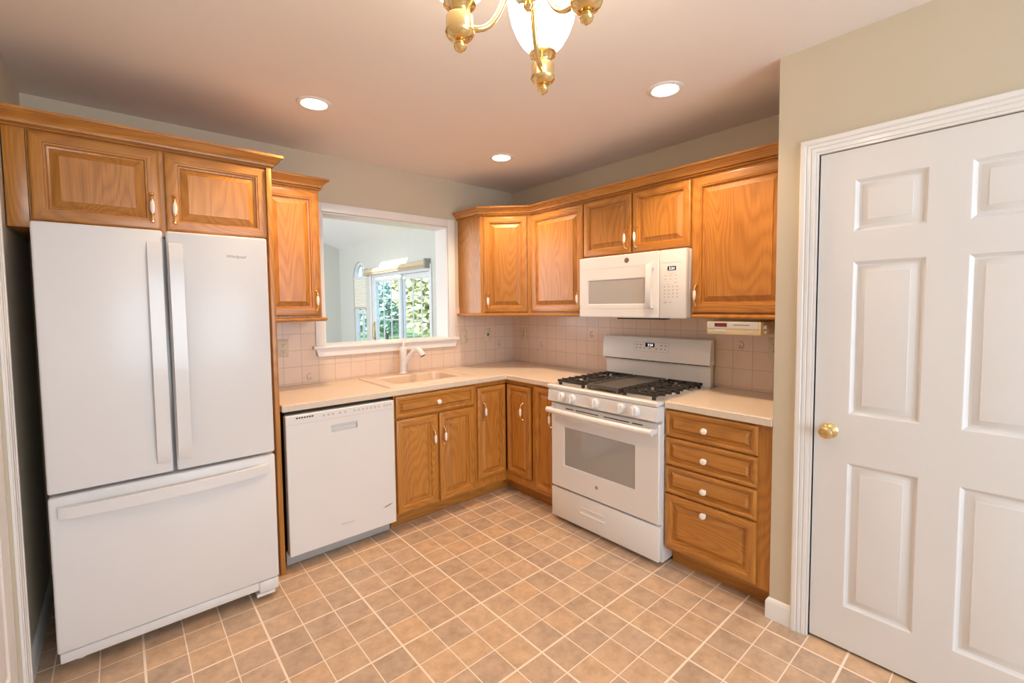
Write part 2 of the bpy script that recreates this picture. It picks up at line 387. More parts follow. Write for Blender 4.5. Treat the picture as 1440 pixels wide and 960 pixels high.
for y0, y1, z0, z1 in ((0, LD0, 0, HC), (LD0, LD1, 2.03, HC), (LD1, YF, 0, HC)):
    a, b_ = WX(y0), WX(y1)
    mb.add([(a, y0, z0), (b_, y1, z0), (b_ - .12, y1, z0), (a - .12, y0, z0), (a, y0, z1), (b_, y1, z1), (b_ - .12, y1, z1), (a - .12, y0, z1)],
           [(3, 2, 1, 0), (4, 5, 6, 7), (0, 1, 5, 4), (1, 2, 6, 5), (2, 3, 7, 6), (3, 0, 4, 7)])
struct('wall_left', mb, PAINT)
struct('wall_front', MB().slab([(-3.6, 0.0, 0, HC)], [], YF - 0.12, YF, 'y'), PAINT)
# unseen window frame on the solid wall, added to go with the fill lamp
mb = MB()
for x0, x1, z0, z1 in ((-3.12, -3.05, .55, 2.37), (-.75, -.68, .55, 2.37), (-3.05, -.75, 2.3, 2.37), (-3.05, -.75, .55, .6)):
    mb.box(x0, x1, YF, YF + .03, z0, z1, bev=.004)
struct('added_window_frame', mb, TRIM)
# baseboards
BP = [(0, 0), (0.013, 0), (0.013, 0.072), (0.010, 0.084), (0.004, 0.092), (0, 0.094)]
struct('baseboard_pantry', MB().sweep([(PW + 0.095, PE), (PW, PE), (PW, PD0 + 0.066)], BP), TRIM)
struct('baseboard_left', MB().sweep([(WX(-.80), -.80), (WX(0), 0.0)], BP), TRIM)
# tiled backsplash on both walls, with a few grey sprig motifs
def motif(mb, u, z, flip=1, s=1.0):
    for pts, r in (([(0.0, .022), (-.010, .016), (-.016, .004), (-.013, -.010), (-.004, -.018), (.006, -.016), (.010, -.008), (.004, -.003)], .0022),
                   ([(0.0, .022), (.008, .024), (.014, .020)], .0016), ([(-.004, -.018), (-.010, -.026), (-.006, -.030)], .0018), ([(.006, -.016), (.013, -.022)], .0018)):
        mb.tube([(u + flip * a * s, -0.0081, z + b * s) for a, b in pts], r * s, 6, mat=1)
    for a, b in ((-.010, -.012), (.008, -.018), (-.002, .018), (-.016, .0)):
        mb.lathe([(0.0, -.0006), (.0042 * s, -.0003), (.0038 * s, .0006), (0, .0008)], (u + flip * a * s, -0.0082, z + b * s), (0, -1, 0), 8, mat=1)
mb = MB().slab([(-2.196, 0.0, 0.9145, 1.42)], [(-1.812, -0.657, 1.098, 1.6)], -0.008, 0.0, 'y')
for u, z in ((-1.86, .965), (-.175, 1.09)): motif(mb, u, z)
struct('wall_tile_back', mb, [TILE_BACK, TILE_MARK])
mb = MB().box(-0.008, 0.0, PE, 0.0, 0.9145, 1.42)
m2 = MB()
for u, z in ((.395, 1.09), (.95, 1.20), (2.075, 1.182)): motif(m2, u, z, 1 if u < 2 else -1)
mb.add([(p[1], -p[0], p[2]) for p in m2.v], m2.f, 1)
struct('wall_tile_right', mb, [TILE_RIGHT, TILE_MARK])
# pass-through casing, stool and apron
def casing_profile(w=.065, t=.018):
    return [(0, 0), (t * .45, 0), (t * .5, w * .10), (t * .36, w * .13), (t * .62, w * .17), (t * .72, w * .36), (t * .52, w * .40), (t * .78, w * .45), (t * .84, w * .60), (t * .66, w * .64), (t, w * .70), (t, w * .92), (t * .7, w), (0, w)]
X0, X1, Z0, Z1 = -1.749, -0.72, 1.168, 2.092
mb = MB()
mb.box(X0 - .062, X0, -0.016, 0, Z0, Z1 + .06, bev=.004); mb.box(X1, X1 + .062, -0.016, 0, Z0, Z1 + .06, bev=.004)
mb.box(X0 - .001, X1 + .001, -0.0155, 0, Z1, Z1 + .06, bev=.004)
mb.box(X0 + .001, X0 + .012, 0.0, .17, Z0, Z1 - .001); mb.box(X1 - .012, X1 - .001, 0.0, .17, Z0, Z1 - .001); mb.box(X0 + .012, X1 - .012, 0.0, .17, Z1 - .012, Z1 - .001)
trim1 = struct('trim_1', mb, TRIM)
mb = MB().box(X0 - .085, X1 + .085, -0.040, -0.0005, Z0 - .022, Z0 + .002, bev=.008, seg=3); mb.box(X0 + .001, X1 - .001, -0.001, .19, Z0 - .0, Z0 + .002)
struct('stool', mb, TRIM, trim1)
mb = MB().prism([(X0 - .065, Z0 - .022), (X1 + .065, Z0 - .022), (X1 + .05, Z0 - .073), (X0 - .05, Z0 - .073)], -0.024, -0.0005, 'y'); struct('apron', mb, TRIM, trim1)

# six panel pantry door with its casing and knob (run coordinates: u = -y, d = x)
def six_panel(mb, u0, u1, z0, z1, d, t=.035, depth=.008):
    w = u1 - u0; st = w * .149; ms = w * .137; pw = (w - 2 * st - ms) / 2
    cols = [(u0 + st, u0 + st + pw), (u1 - st - pw, u1 - st)]; rows = [(.186, .787), (.982, 1.592), (1.706, 1.909)]
    mb.slab([(u0, u1, z0, z1)], [(a, b, r0, r1) for a, b in cols for r0, r1 in rows], d, d + t, 'y')
    for a, b in cols:
        for r0, r1 in rows:
            rg = [(0, 0), (.003, .001), (.005, .004), (.013, .0085), (.015, .0105), (.022, .0105), (.024, .0095), (.042, .003), (.0425, .0012), (.044, .001)]
            v = []; fs = []
            for i, o in rg: v += [(a + i, d + o, r0 + i), (b - i, d + o, r0 + i), (b - i, d + o, r1 - i), (a + i, d + o, r1 - i)]
            for k in range(len(rg) - 1):
                for e in range(4): fs.append((4 * k + e, 4 * k + (e + 1) % 4, 4 * k + 4 + (e + 1) % 4, 4 * k + 4 + e))
            n = 4 * (len(rg) - 1); fs.append((n, n + 1, n + 2, n + 3)); mb.add(v, fs)
def rings_knob(mb, c, ax, k=1.0):
    mb.lathe([(.0, -.001), (.031 * k, 0), (.031 * k, .003), (.027 * k, .007), (.016 * k, .011), (.012 * k, .015), (.0115 * k, .026), (.018 * k, .031), (.025 * k, .040), (.0265 * k, .048), (.0235 * k, .057), (.016 * k, .062), (.006 * k, .0645), (0, .065)], c, ax, 32)
def runrot(mb):                                   # run coordinates of the right-hand walls -> world
    mb.v = [(p[1], -p[0], p[2]) for p in mb.v]; return mb
mb = MB(); six_panel(mb, -PD0 + .003, -PD1 - .003, .012, PDH - .003, PW + .004)
door1 = struct('door_1', runrot(mb), DOOR_W)
mb = MB(); rings_knob(mb, (2.677, PW + .004, .905), (0, -1, 0)); struct('door_knob', runrot(mb), BRASS_D, door1, label='round brass knob')
mb = MB(); mb.box(2.601, 2.6175, PW - .003, PW + .02, .88, .94); struct('strike_plate', runrot(mb), BRASS_D, door1)
def casing(mb, u0, u1, zt, d, w=.066, t=.018):
    """moulded, mitred door casing round an opening"""
    prof = [(-(b + .001), a) for a, b in casing_profile(w - .001, t)]
    m = MB().sweep([(u0, 0), (u0, zt), (u1, zt), (u1, 0)], prof)
    mb.add([(p[0], d - p[2], p[1]) for p in m.v], m.f)
mb = MB(); casing(mb, -PD0, -PD1, PDH, PW - .0003)
mb.box(-PD0 - .001, -PD0 + .0, PW, PW + .1, 0, PDH); struct('trim_2', runrot(mb), TRIM)
# left door and casing (seen as a sliver at the left edge)
mb = MB(); 
Rm = Matrix.Rotation(math.atan2(0.05, 1.0), 3, 'Z')
def leftrot(mb):                                  # run coords: u = distance from the corner along the left wall, d = out of the wall negative
    mb.v = [(WX(-p[0]) + (-p[1]), -p[0], p[2]) for p in mb.v]; return mb
mb = MB(); casing(mb, -LD0, -LD1, 2.03, -.0004); struct('trim_3', leftrot(mb), TRIM)
mb = MB(); six_panel(mb, -LD0 + .003, -LD1 - .003, .012, 2.027, .01); door2 = struct('door_2', leftrot(mb), DOOR_W)
mb = MB(); rings_knob(mb, (-LD1 - .06, .01, .93), (0, -1, 0)); struct('door_knob', leftrot(mb), BRASS_D, door2)

# ------------------------------------------------------------------ sunroom seen through the pass-through
SX, SY = 0.65, 6.1
EAVE = 2.615; SL = 0.374
zc = lambda x: EAVE + SL * (SX - x)
XL = -4.5; XR = -2.2
struct('floor_sunroom', MB().box(XL, SX + .12, .17, SY + .12, -.05, 0), plain('oak_floor', (.42, .26, .13), .4, var=.2, vscale=8))
mb = MB()
HX0, HX1, HY0, HY1 = -1.80, -.62, 2.72, 3.80        # unseen roof opening, added and sized to throw the sun patch
for x0, x1, y0, y1 in ((HX1, SX + .12, .171, SY + .12), (XR, HX0, .171, SY + .12), (HX0, HX1, .171, HY0), (HX0, HX1, HY1, SY + .12)):
    a, b_ = zc(x0), zc(x1)
    mb.add([(x0, y0, a), (x1, y0, b_), (x1, y1, b_), (x0, y1, a), (x0, y0, a + .12), (x1, y0, b_ + .12), (x1, y1, b_ + .12), (x0, y1, a + .12)],
           [(3, 2, 1, 0), (4, 5, 6, 7), (0, 1, 5, 4), (1, 2, 6, 5), (2, 3, 7, 6), (3, 0, 4, 7)])
a, b_ = zc(XR) - SL * (XR - XL), zc(XR)
mb.add([(XL, .171, a), (XR, .171, b_), (XR, SY + .12, b_), (XL, SY + .12, a), (XL, .171, a + .12), (XR, .171, b_ + .12), (XR, SY + .12, b_ + .12), (XL, SY + .12, a + .12)],
       [(3, 2, 1, 0), (4, 5, 6, 7), (0, 1, 5, 4), (1, 2, 6, 5), (2, 3, 7, 6), (3, 0, 4, 7)])
struct('ceiling_sunroom', mb, SUN_CEIL)
struct('wall_sunroom_far', MB().prism([(XL, 0), (SX, 0), (SX, zc(SX)), (XR, zc(XR)), (XL, a)], SY, SY + .12, 'y'), SUN_PAINT)
struct('wall_sunroom_near', MB().prism([(XL, HC + .12), (0.15, HC + .12), (SX, HC + .12), (SX, zc(SX)), (XR, zc(XR)), (XL, a)], .05, .1699, 'y'), SUN_PAINT)
struct('wall_sunroom_left', MB().box(XL - .12, XL, .17, SY, 0, a), SUN_PAINT)
# window wall (plane x = SX) with the arched window and the sliding door
AW0, AW1, AWZ, AWS = 4.835, 5.415, .55, 2.0          # arched window opening, spring line
D0, D1, DZ = 2.56, 4.56, 2.0
struct('wall_sunroom_right', MB().slab([(.17, SY, 0, EAVE)], [(D0, D1, -.1, DZ), (AW0, AW1, AWZ, 2.29)], SX, SX + .12, 'x'), SUN_PAINT)
def arc(c, r, z, n=14): return [(c + r * cos(pi * k / n), z + r * sin(pi * k / n)) for k in range(n + 1)]
ac = (AW0 + AW1) / 2; ar = (AW1 - AW0) / 2
mb = MB()
A = arc(ac, ar - .012, AWS); B2 = [(AW1, AWS), (AW1, 2.295)] + [(AW0, 2.295), (AW0, AWS)]
for k in range(7):                                   # spandrels beside the arch
    pass
pts = arc(ac, ar, AWS)
for side in (0, 1):
    seg = pts[:8] if side == 0 else pts[7:]
    corner = (AW1, 2.295) if side == 0 else (AW0, 2.295)
    poly = seg + [(ac, 2.295), corner] if side == 0 else [(ac, 2.295)] + [corner][::-1] + seg[::-1]
    mb.prism(poly, SX + .002, SX + .118, 'x')
struct('wall_sunroom_arch', mb, SUN_PAINT)
win = MB()
def bar(mb, y0, y1, z0, z1, x0=SX + .05, x1=SX + .09, bev=.004): mb.box(x0, x1, y0, y1, z0, z1, bev=bev)
for k in range(14):                                  # arched sash
    (a0, b0), (a1, b1) = arc(ac, ar - .002, AWS)[k:k + 2]; (c0, d0), (c1, d1) = arc(ac, ar - .055, AWS)[k:k + 2]
    win.add([(x, *p) for x in (SX + .03, SX + .09) for p in ((a0, b0), (a1, b1), (c1, d1), (c0, d0))], [(0, 1, 2, 3), (7, 6, 5, 4), (0, 4, 5, 1), (2, 6, 7, 3)])
bar(win, AW0, AW0 + .05, AWZ, AWS, SX + .03); bar(win, AW1 - .05, AW1, AWZ, AWS, SX + .03); bar(win, AW0, AW1, AWZ, AWZ + .05, SX + .03)
bar(win, AW0, AW1, AWS - .03, AWS + .02); bar(win, AW0, AW1, 1.30, 1.36); bar(win, ac - .01, ac + .01, AWZ, AWS); bar(win, ac - .012, ac + .012, AWS, AWS + ar)
bar(win, AW0, AW1, .93, .95)
window1 = struct('window_1', win, VINYL)
gl = MB().prism([(AW0, AWZ), (AW1, AWZ)] + arc(ac, ar - .01, AWS), SX + .066, SX + .070, 'x'); struct('pane', gl, GLASS, window1)
sd = MB()
bar(sd, D0 - .06, D0, 0, DZ + .06, SX - .02, SX - .0002); bar(sd, D1, D1 + .06, 0, DZ + .06, SX - .02, SX - .0002); bar(sd, D0, D1, DZ, DZ + .06, SX - .02, SX - .0002)
bar(sd, D0 + .0, D0 + .04, 0.02, DZ, SX + .0, SX + .11); bar(sd, D1 - .04, D1, 0.02, DZ, SX, SX + .11); bar(sd, D0 + .04, D1 - .04, DZ - .04, DZ, SX, SX + .11); bar(sd, D0, D1, 0.0, .03, SX, SX + .11)
door3 = struct('door_3', sd, VINYL)
def sash(name, y0, y1, x0):
    m = MB(); fr = .085
    bar(m, y0, y0 + fr, .032, DZ - .042, x0, x0 + .04); bar(m, y1 - fr, y1, .032, DZ - .042, x0, x0 + .04); bar(m, y0 + fr, y1 - fr, DZ - .042 - fr, DZ - .042, x0, x0 + .04); bar(m, y0 + fr, y1 - fr, .032, .13, x0, x0 + .04)
    for k in (1, 2): yy = y0 + fr + (y1 - y0 - 2 * fr) * k / 3; bar(m, yy - .009, yy + .009, .13, DZ - .12, x0 + .012, x0 + .03, .002)
    for zz in (.5, .86, 1.22, 1.58): bar(m, y0 + fr, y1 - fr, zz - .009, zz + .009, x0 + .012, x0 + .03, .002)
    o = struct(name, m, VINYL, door3)
    struct('pane', MB().box(x0 + .019, x0 + .023, y0 + fr, y1 - fr, .13, DZ - .042 - fr), GLASS, o)
    return o
sash('sliding_sash', 3.50, 4.52, SX + .008); sash('fixed_sash', 2.60, 3.56, SX + .058)
mb = MB().tube([(SX - .012, 4.475, 1.13), (SX - .045, 4.475, 1.11), (SX - .05, 4.475, 1.0), (SX - .045, 4.475, .89), (SX - .012, 4.475, .87)], .009, 8); mb.box(SX - .014, SX + .008, 4.455, 4.495, .84, 1.17, bev=.004)
struct('door_handle', mb, BRASS_D, door3)
# roller blind over the sliding door, pleated shade in the arched window
t = Thing('roller_blind', 'tan roller blind rolled up over the sliding glass door of the far room', 'blind', (SX - .05, 3.62, 2.06))
t.part('fabric_roll', MB().tube([(SX - .055, 2.575, 2.065), (SX - .055, 4.68, 2.065)], .043, 20), BLIND)
mb = MB().box(SX - .10, SX - .0005, 2.535, 2.572, 1.99, 2.13, bev=.004); t.part('bracket', mb, plain('grey_bracket', (.33, .33, .31), .5))
mb = MB().box(SX - .10, SX - .0005, 4.683, 4.70, 1.99, 2.13, bev=.004); t.part('bracket', mb, plain('white_bracket', (.6, .6, .58), .5))
t.part('bottom_rail', MB().box(SX - .075, SX - .035, 2.58, 4.675, 2.008, 2.0235, bev=.004), BLIND)
t = Thing('pleated_shade', 'cream pleated shade half lowered in the arched window of the far room', 'blind', (SX + .02, ac, 1.40))
mb = MB(); nz = 26; zz = [1.44 + (AWS - .035 - 1.44) * k / nz for k in range(nz + 1)]
pf = [(SX + .016 + (.010 if k % 2 else 0), z) for k, z in enumerate(zz)]; pb = [(x + .004, z) for x, z in pf]
mb.prism(pf + pb[::-1], AW0 + .004, AW1 - .004, 'y'); t.part('pleats', mb, CELL, angle=10)
t.part('bottom_rail', MB().box(SX + .008, SX + .028, AW0 + .004, AW1 - .004, 1.405, 1.439, bev=.004), BLIND)
t.part('head_rail', MB().box(SX + .006, SX + .028, AW0 + .004, AW1 - .004, AWS - .034, AWS - .002, bev=.004), VINYL)
# outside
single('lawn', 'green lawn outside the sliding glass door', 'lawn', MB().box(SX + .13, 45, -6, 60, -.25, -.2), LAWN, (8, 6, -.25), kind='structure')
def foliage(n, c, r, leaf, squash=1.0):
    m = MB()
    for _ in range(n):
        while True:
            p = Vector((random.uniform(-1, 1), random.uniform(-1, 1), random.uniform(-1, 1)))
            if .25 < p.length < 1: break
        p = Vector((c[0] + p.x * r[0], c[1] + p.y * r[1], c[2] + p.z * r[2] ))
        u = Vector((random.gauss(0, 1), random.gauss(0, 1), random.gauss(0, 1))).normalized(); w = u.orthogonal().normalized(); s = leaf * random.uniform(.6, 1.3)
        m.add([tuple(p - u * s), tuple(p + w * s * .5), tuple(p + u * s), tuple(p - w * s * .5)], [(0, 1, 2, 3)])
    return m
def tree(label, cat, name, x, y, h, r, leafm, n, leaf):
    t = Thing(name, label, cat, (x, y, -.2))
    t.part('trunk', MB().tube([(x, y, -.2), (x + .03, y, h * .4), (x, y + .03, h * .8)], [.09, .07, .02], 8), BARK)
    t.part('foliage', foliage(n, (x, y, h * .52), (r, r, h * .5), leaf), leafm, angle=5)
tree('sunlit yellow green leafy tree behind the right hand glass of the sliding door', 'tree', 'leafy_tree', 7.2, 13.6, 6.0, 1.6, LEAF1, 4500, .20)
tree('bluish green shrub behind the left hand glass of the sliding door', 'shrub', 'evergreen_shrub', 7.0, 17.2, 2.6, 1.4, LEAF2, 2600, .16)
tree('small bluish green shrub seen through the lower arched window', 'shrub', 'evergreen_shrub', 7.0, 20.6, 2.4, 1.3, LEAF2, 1800, .16)
t = Thing('neighbor_house', 'pale house with siding far behind the sliding glass door', 'house', (19, 33, -.2))
mb = MB()
for k in range(16): mb.prism([(16.02, -.2 + k * .3), (15.98, -.2 + k * .3), (16, .1 + k * .3), (22, .1 + k * .3), (22, -.2 + k * .3)], 28, 38, 'y')
t.part('wall', mb, SIDING)
t.part('roof', MB().prism([(15.6, 4.6), (22.4, 4.6), (19, 6.8)], 27.6, 38.4, 'y'), plain('grey_shingles', (.3, .3, .32), .9, var=.2, vscale=20))

# ------------------------------------------------------------------ cabinet hardware
def pull(mb, u, z, d, k=1.2):
    """brass bow pull with a porcelain grip; mats 0 brass 1 porcelain"""
    L_ = .049 * k
    for s in (-1, 1):
        mb.lathe([(0, 0), (.0095, 0), (.0095, .003), (.007, .007), (.005, .011), (0, .012)], (u, d, z + s * L_), (0, -1, 0), 12)
        mb.tube([(u, d - .004, z + s * L_), (u, d - .013, z + s * (L_ - .004)), (u, d - .023, z + s * .033 * k), (u, d - .027, z + s * .022 * k)], [.0052, .0045, .0045, .006], 8)
    mb.lathe([(.0045, -.024 * k), (.0075, -.017 * k), (.0092, -.006 * k), (.0092, .006 * k), (.0075, .017 * k), (.0045, .024 * k)], (u, d - .0265, z), (0, 0, 1), 14, mat=1)
    for s in (-1, 1): mb.lathe([(.0058, -.002), (.0062, 0), (.0058, .002)], (u, d - .0265, z + s * .0235 * k), (0, 0, 1), 12)
    return mb
def knob(mb, u, z, d):
    return mb.lathe([(.0, 0), (.008, 0), (.007, .006), (.0075, .010), (.013, .014), (.0165, .020), (.0165, .024), (.0135, .029), (.006, .0315), (0, .032)], (u, d, z), (0, -1, 0), 20)
def add_door(t, u0, u1, z0, z1, d, hu=None, hz=None, rot=None, f=.055, slope=.03, name='door'):
    o = t.part(name, MB().raised(u0, u1, z0, z1, d, f=f, slope=slope), [OV, OH], rot=rot)
    if hu is not None: t.part('handle', pull(MB(), hu, hz, d), [BRASS, PORC], parent=o, rot=rot, label='brass pull with white porcelain grip')
    return o
def add_drawer(t, u0, u1, z0, z1, d, kz=None, f=.032, slope=.016):
    o = t.part('drawer', MB().raised(u0, u1, z0, z1, d, f=f, slope=slope, level=True), [OV, OH])
    t.part('knob', knob(MB(), (u0 + u1) / 2 if True else 0, kz if kz else (z0 + z1) / 2, d), PORC, parent=o, label='round white porcelain knob')
    return o
def carcass(mb, u0, u1, d0, d1, z0, z1, openings, fr=.02, top=True):
    """box with a face frame (front slab with holes) - mats 0 upright, 1 level, 2 dark inside"""
    mb.slab([(u0, u1, z0, z1)], openings, d0, d0 + fr, 'y', 0)
    mb.box(u0, u0 + .012, d0 + fr, d1, z0, z1); mb.box(u1 - .012, u1, d0 + fr, d1, z0, z1)
    mb.box(u0 + .012, u1 - .012, d0 + fr, d1, z0, z0 + .012, 1); 
    if top: mb.box(u0 + .012, u1 - .012, d0 + fr, d1, z1 - .012, z1, 1)
    mb.box(u0 + .012, u1 - .012, d1 - .006, d1, z0 + .012, z1 - .012, 2)
    return mb
CROWN = lambda z0, p, h: [(-.006, z0), (.003, z0), (.010, z0 + .02 * h), (.013, z0 + .08 * h), (.010, z0 + .15 * h), (.006, z0 + .18 * h), (.006, z0 + .22 * h), (.018, z0 + .22 * h), (.018, z0 + .27 * h), (.021, z0 + .42 * h), (.030, z0 + .56 * h), (.78 * p, z0 + .70 * h), (.86 * p, z0 + .76 * h), (.86 * p, z0 + .82 * h), (p, z0 + .82 * h), (p, z0 + h), (-.006, z0 + h)]
RAIL = lambda z0, z1, p: [(-.01, z0), (p * .6, z0), (p * .9, z0 + .004), (p, (z0 + z1) / 2), (p * .9, z1 - .004), (p * .6, z1), (-.01, z1)]
CW = [OV, OH, INSIDE]
GAPW = .0015

# ---- refrigerator enclosure: over-fridge cabinet, filler, tall side panel
t = Thing('refrigerator_cabinet', 'oak cabinet with two wide doors over the white refrigerator and a tall side panel', 'cabinet', (-2.66, -.60, 0))
mb = MB(); carcass(mb, -3.078, -2.2285, -.60, -.0015, 1.765, 2.16, [(-3.04, -2.67, 1.80, 2.12), (-2.63, -2.27, 1.80, 2.12)]); t.part('body', mb, CW)
t.part('filler_strip', MB().box(WX(-.6) + .004, -3.0795, -.601, -.05, 1.762, 2.16, bev=.0015), OV)
add_door(t, -3.072, -2.664, 1.790, 2.142, -.62, -2.694, 1.886); add_door(t, -2.644, -2.224, 1.790, 2.142, -.62, -2.613, 1.888)
t.part('crown_molding', MB().sweep([(WX(-.6) + .004, -.602), (-2.2025, -.602), (-2.2025, -.40)], CROWN(2.148, .055, .066)), OH)
t.part('side_panel', MB().box(-2.2270, -2.2035, -.634, -.0015, 0, 2.146, bev=.0015), OV)

# ---- upper cabinet left of the pass-through
t = Thing('wall_cabinet', 'single door oak wall cabinet between refrigerator and pass-through opening', 'cabinet', (-2.03, -.325, 1.37))
mb = MB(); carcass(mb, -2.202, -1.868, -.325, -.0165, 1.372, 2.16, [(-2.16, -1.91, 1.41, 2.11)]); t.part('body', mb, CW)
add_door(t, -2.198, -1.878, 1.384, 2.132, -.345, -1.905, 1.475)
t.part('crown_molding', MB().sweep([(-2.2015, -.327), (-1.866, -.327), (-1.866, -.0165)], CROWN(2.148, .050, .066)), OH)
t.part('light_rail', MB().sweep([(-2.2015, -.325), (-1.868, -.325), (-1.868, -.0165)], RAIL(1.348, 1.3715, .026)), OH)

# ---- right-hand uppers: corner, single, over-microwave pair, tall right
A_ = (-.615, -.0015); B_ = (-.615, -.312); C_ = (-.325, -.602); D_ = (-.325, PE + .004)
t = Thing('corner_wall_cabinet', 'diagonal corner oak wall cabinet right of the pass-through opening', 'cabinet', (-.3, -.3, 1.37))
poly = [(-.0015, -.0015), A_, B_, C_, (-.0015, -.602)]
mb = MB().prism([(p[0], p[1]) for p in poly], 1.372, 2.16, 'z'); t.part('body', mb, OV)
add_door(t, -.1838, .1615, 1.380, 2.135, -.9418 * sqrt(.5) - .0035, -.151, 1.47, rot=-45)
R = -90
t = Thing('wall_cabinet', 'single door oak wall cabinet between corner cabinet and microwave', 'cabinet', (.87, -.325, 1.37), R)
mb = MB(); carcass(mb, .6035, 1.139, -.325, -.0015, 1.372, 2.16, [(.64, 1.10, 1.41, 2.11)]); t.part('body', mb, CW)
add_door(t, .612, 1.134, 1.380, 2.132, -.345, 1.106, 1.475)
t = Thing('wall_cabinet', 'short two door oak wall cabinet directly above the white microwave', 'cabinet', (1.53, -.325, 1.76), R)
mb = MB(); carcass(mb, 1.1405, 1.9265, -.325, -.0015, 1.752, 2.16, [(1.17, 1.51, 1.79, 2.11), (1.56, 1.90, 1.79, 2.11)]); t.part('body', mb, CW)
add_door(t, 1.145, 1.529, 1.762, 2.134, -.345, 1.498, 1.852, f=.05); add_door(t, 1.541, 1.923, 1.762, 2.134, -.345, 1.572, 1.852, f=.05)
t = Thing('wall_cabinet', 'wide single door oak wall cabinet right of the microwave', 'cabinet', (2.2, -.325, 1.37), R)
mb = MB(); carcass(mb, 1.928, -PE - .003, -.325, -.0015, 1.372, 2.16, [(1.97, 2.42, 1.41, 2.11)]); t.part('body', mb, CW)
add_door(t, 1.934, 2.442, 1.380, 2.134, -.345, 1.965, 1.48, f=.06)
single('crown_molding', 'long oak crown molding along the top of the right hand wall cabinets', 'molding',
       MB().sweep([(A_[0] - .002, A_[1]), (B_[0] - .002, B_[1] - .001), (C_[0] - .002, C_[1] - .001), (D_[0] - .002, D_[1])], CROWN(2.146, .050, .064)), OY, (-.33, -1.2, 2.146))
single('light_rail', 'oak light rail under the corner and single door wall cabinets', 'molding',
       MB().sweep([A_, B_, C_, (-.325, -1.139)], RAIL(1.348, 1.3715, .026)), OY, (-.33, -.6, 1.348))
single('light_rail', 'short oak light rail under the wide cabinet right of the microwave', 'molding',
       MB().sweep([(-.325, -1.94), D_], RAIL(1.348, 1.3715, .026)), OY, (-.33, -2.2, 1.348))

# ------------------------------------------------------------------ base cabinets
t = Thing('sink_cabinet', 'oak base cabinet with one drawer front and two doors below the sink', 'cabinet', (-1.23, -.61, 0))
mb = MB(); carcass(mb, -1.545, -.9165, -.61, -.012, .10, .8755, [(-1.51, -.95, .75, .84), (-1.51, -1.25, .14, .70), (-1.21, -.95, .14, .70)], top=False)
t.part('body', mb, CW)
t.part('toe_kick', MB().box(-1.545, -.9165, -.535, -.52, 0, .0995), OH)
add_drawer(t, -1.537, -.927, .728, .866, -.63)
add_door(t, -1.537, -1.234, .114, .716, -.63, -1.268, .555); add_door(t, -1.220, -.927, .114, .716, -.63, -1.188, .557)
t = Thing('corner_base_cabinet', 'L-shaped oak corner base cabinet with two narrow doors meeting inside', 'cabinet', (-.5, -.5, 0))
mb = MB()
mb.slab([(-.9155, -.59, .10, .8755)], [(-.895, -.59, .17, .845)], -.61, -.59, 'y')
m2 = MB().slab([(.59, .9155, .10, .8755)], [(.59, .895, .17, .845)], -.61, -.59, 'y'); runrot(m2); mb.add(m2.v, m2.f)
mb.slab([(-.9155, -.012, -.589, -.012), (-.589, -.012, -.9155, -.012)], [], .10, .112, 'z', 1); mb.slab([(-.9155, -.012, -.589, -.012), (-.589, -.012, -.9155, -.012)], [], .86, .8755, 'z', 1)
mb.box(-.9155, -.90, -.589, -.012, .112, .86); mb.box(-.589, -.012, -.9155, -.90, .112, .86)
mb.box(-.899, -.56, -.572, -.566, .113, .859, 2); mb.box(-.572, -.566, -.899, -.572, .113, .859, 2)
t.part('body', mb, CW)
mb = MB().box(-.9155, -.520, -.535, -.52, 0, .0995); mb.box(-.535, -.52, -.9155, -.535, 0, .0995); t.part('toe_kick', mb, OH)
add_door(t, -.897, -.634, .174, .841, -.632, -.845, .668, f=.04, slope=.025)
add_door(t, .634, .890, .174, .841, -.632, .818, .662, rot=-90, f=.04, slope=.025)
t = Thing('narrow_base_cabinet', 'narrow oak base cabinet squeezed between corner cabinet and gas range', 'cabinet', (1.02, -.61, 0), R)
mb = MB(); carcass(mb, .917, 1.132, -.61, -.012, .10, .8755, [(.95, 1.10, .15, .84)]); t.part('body', mb, CW)
t.part('toe_kick', MB().box(.917, 1.132, -.535, -.52, 0, .0995), OH)
add_door(t, .932, 1.128, .132, .858, -.63, 1.105, .66, f=.045, slope=.022)
t = Thing('drawer_base_cabinet', 'oak base cabinet of four stacked drawers right of the gas range', 'cabinet', (2.2, -.61, 0), R)
UE = -PE - .004
mb = MB(); carcass(mb, 1.940, UE, -.61, -.012, .10, .8755, [(1.97, 2.38, .74, .85), (1.97, 2.38, .59, .70), (1.97, 2.38, .44, .55), (1.97, 2.38, .14, .39)]); t.part('body', mb, CW)
t.part('toe_kick', MB().box(1.940, UE, -.535, -.52, 0, .0995), OH)
for (z0, z1), kz, f in (((.728, .868), .797, .03), ((.574, .720), .644, .03), ((.420, .566), .488, .03), ((.116, .412), .366, .05)):
    o = t.part('drawer', MB().raised(1.940, 2.403, z0, z1, -.63, f=f, slope=.018 if f < .04 else .026, level=True), [OV, OH])
    t.part('knob', knob(MB(), 2.161, kz, -.63), PORC, parent=o, label='round white porcelain knob')

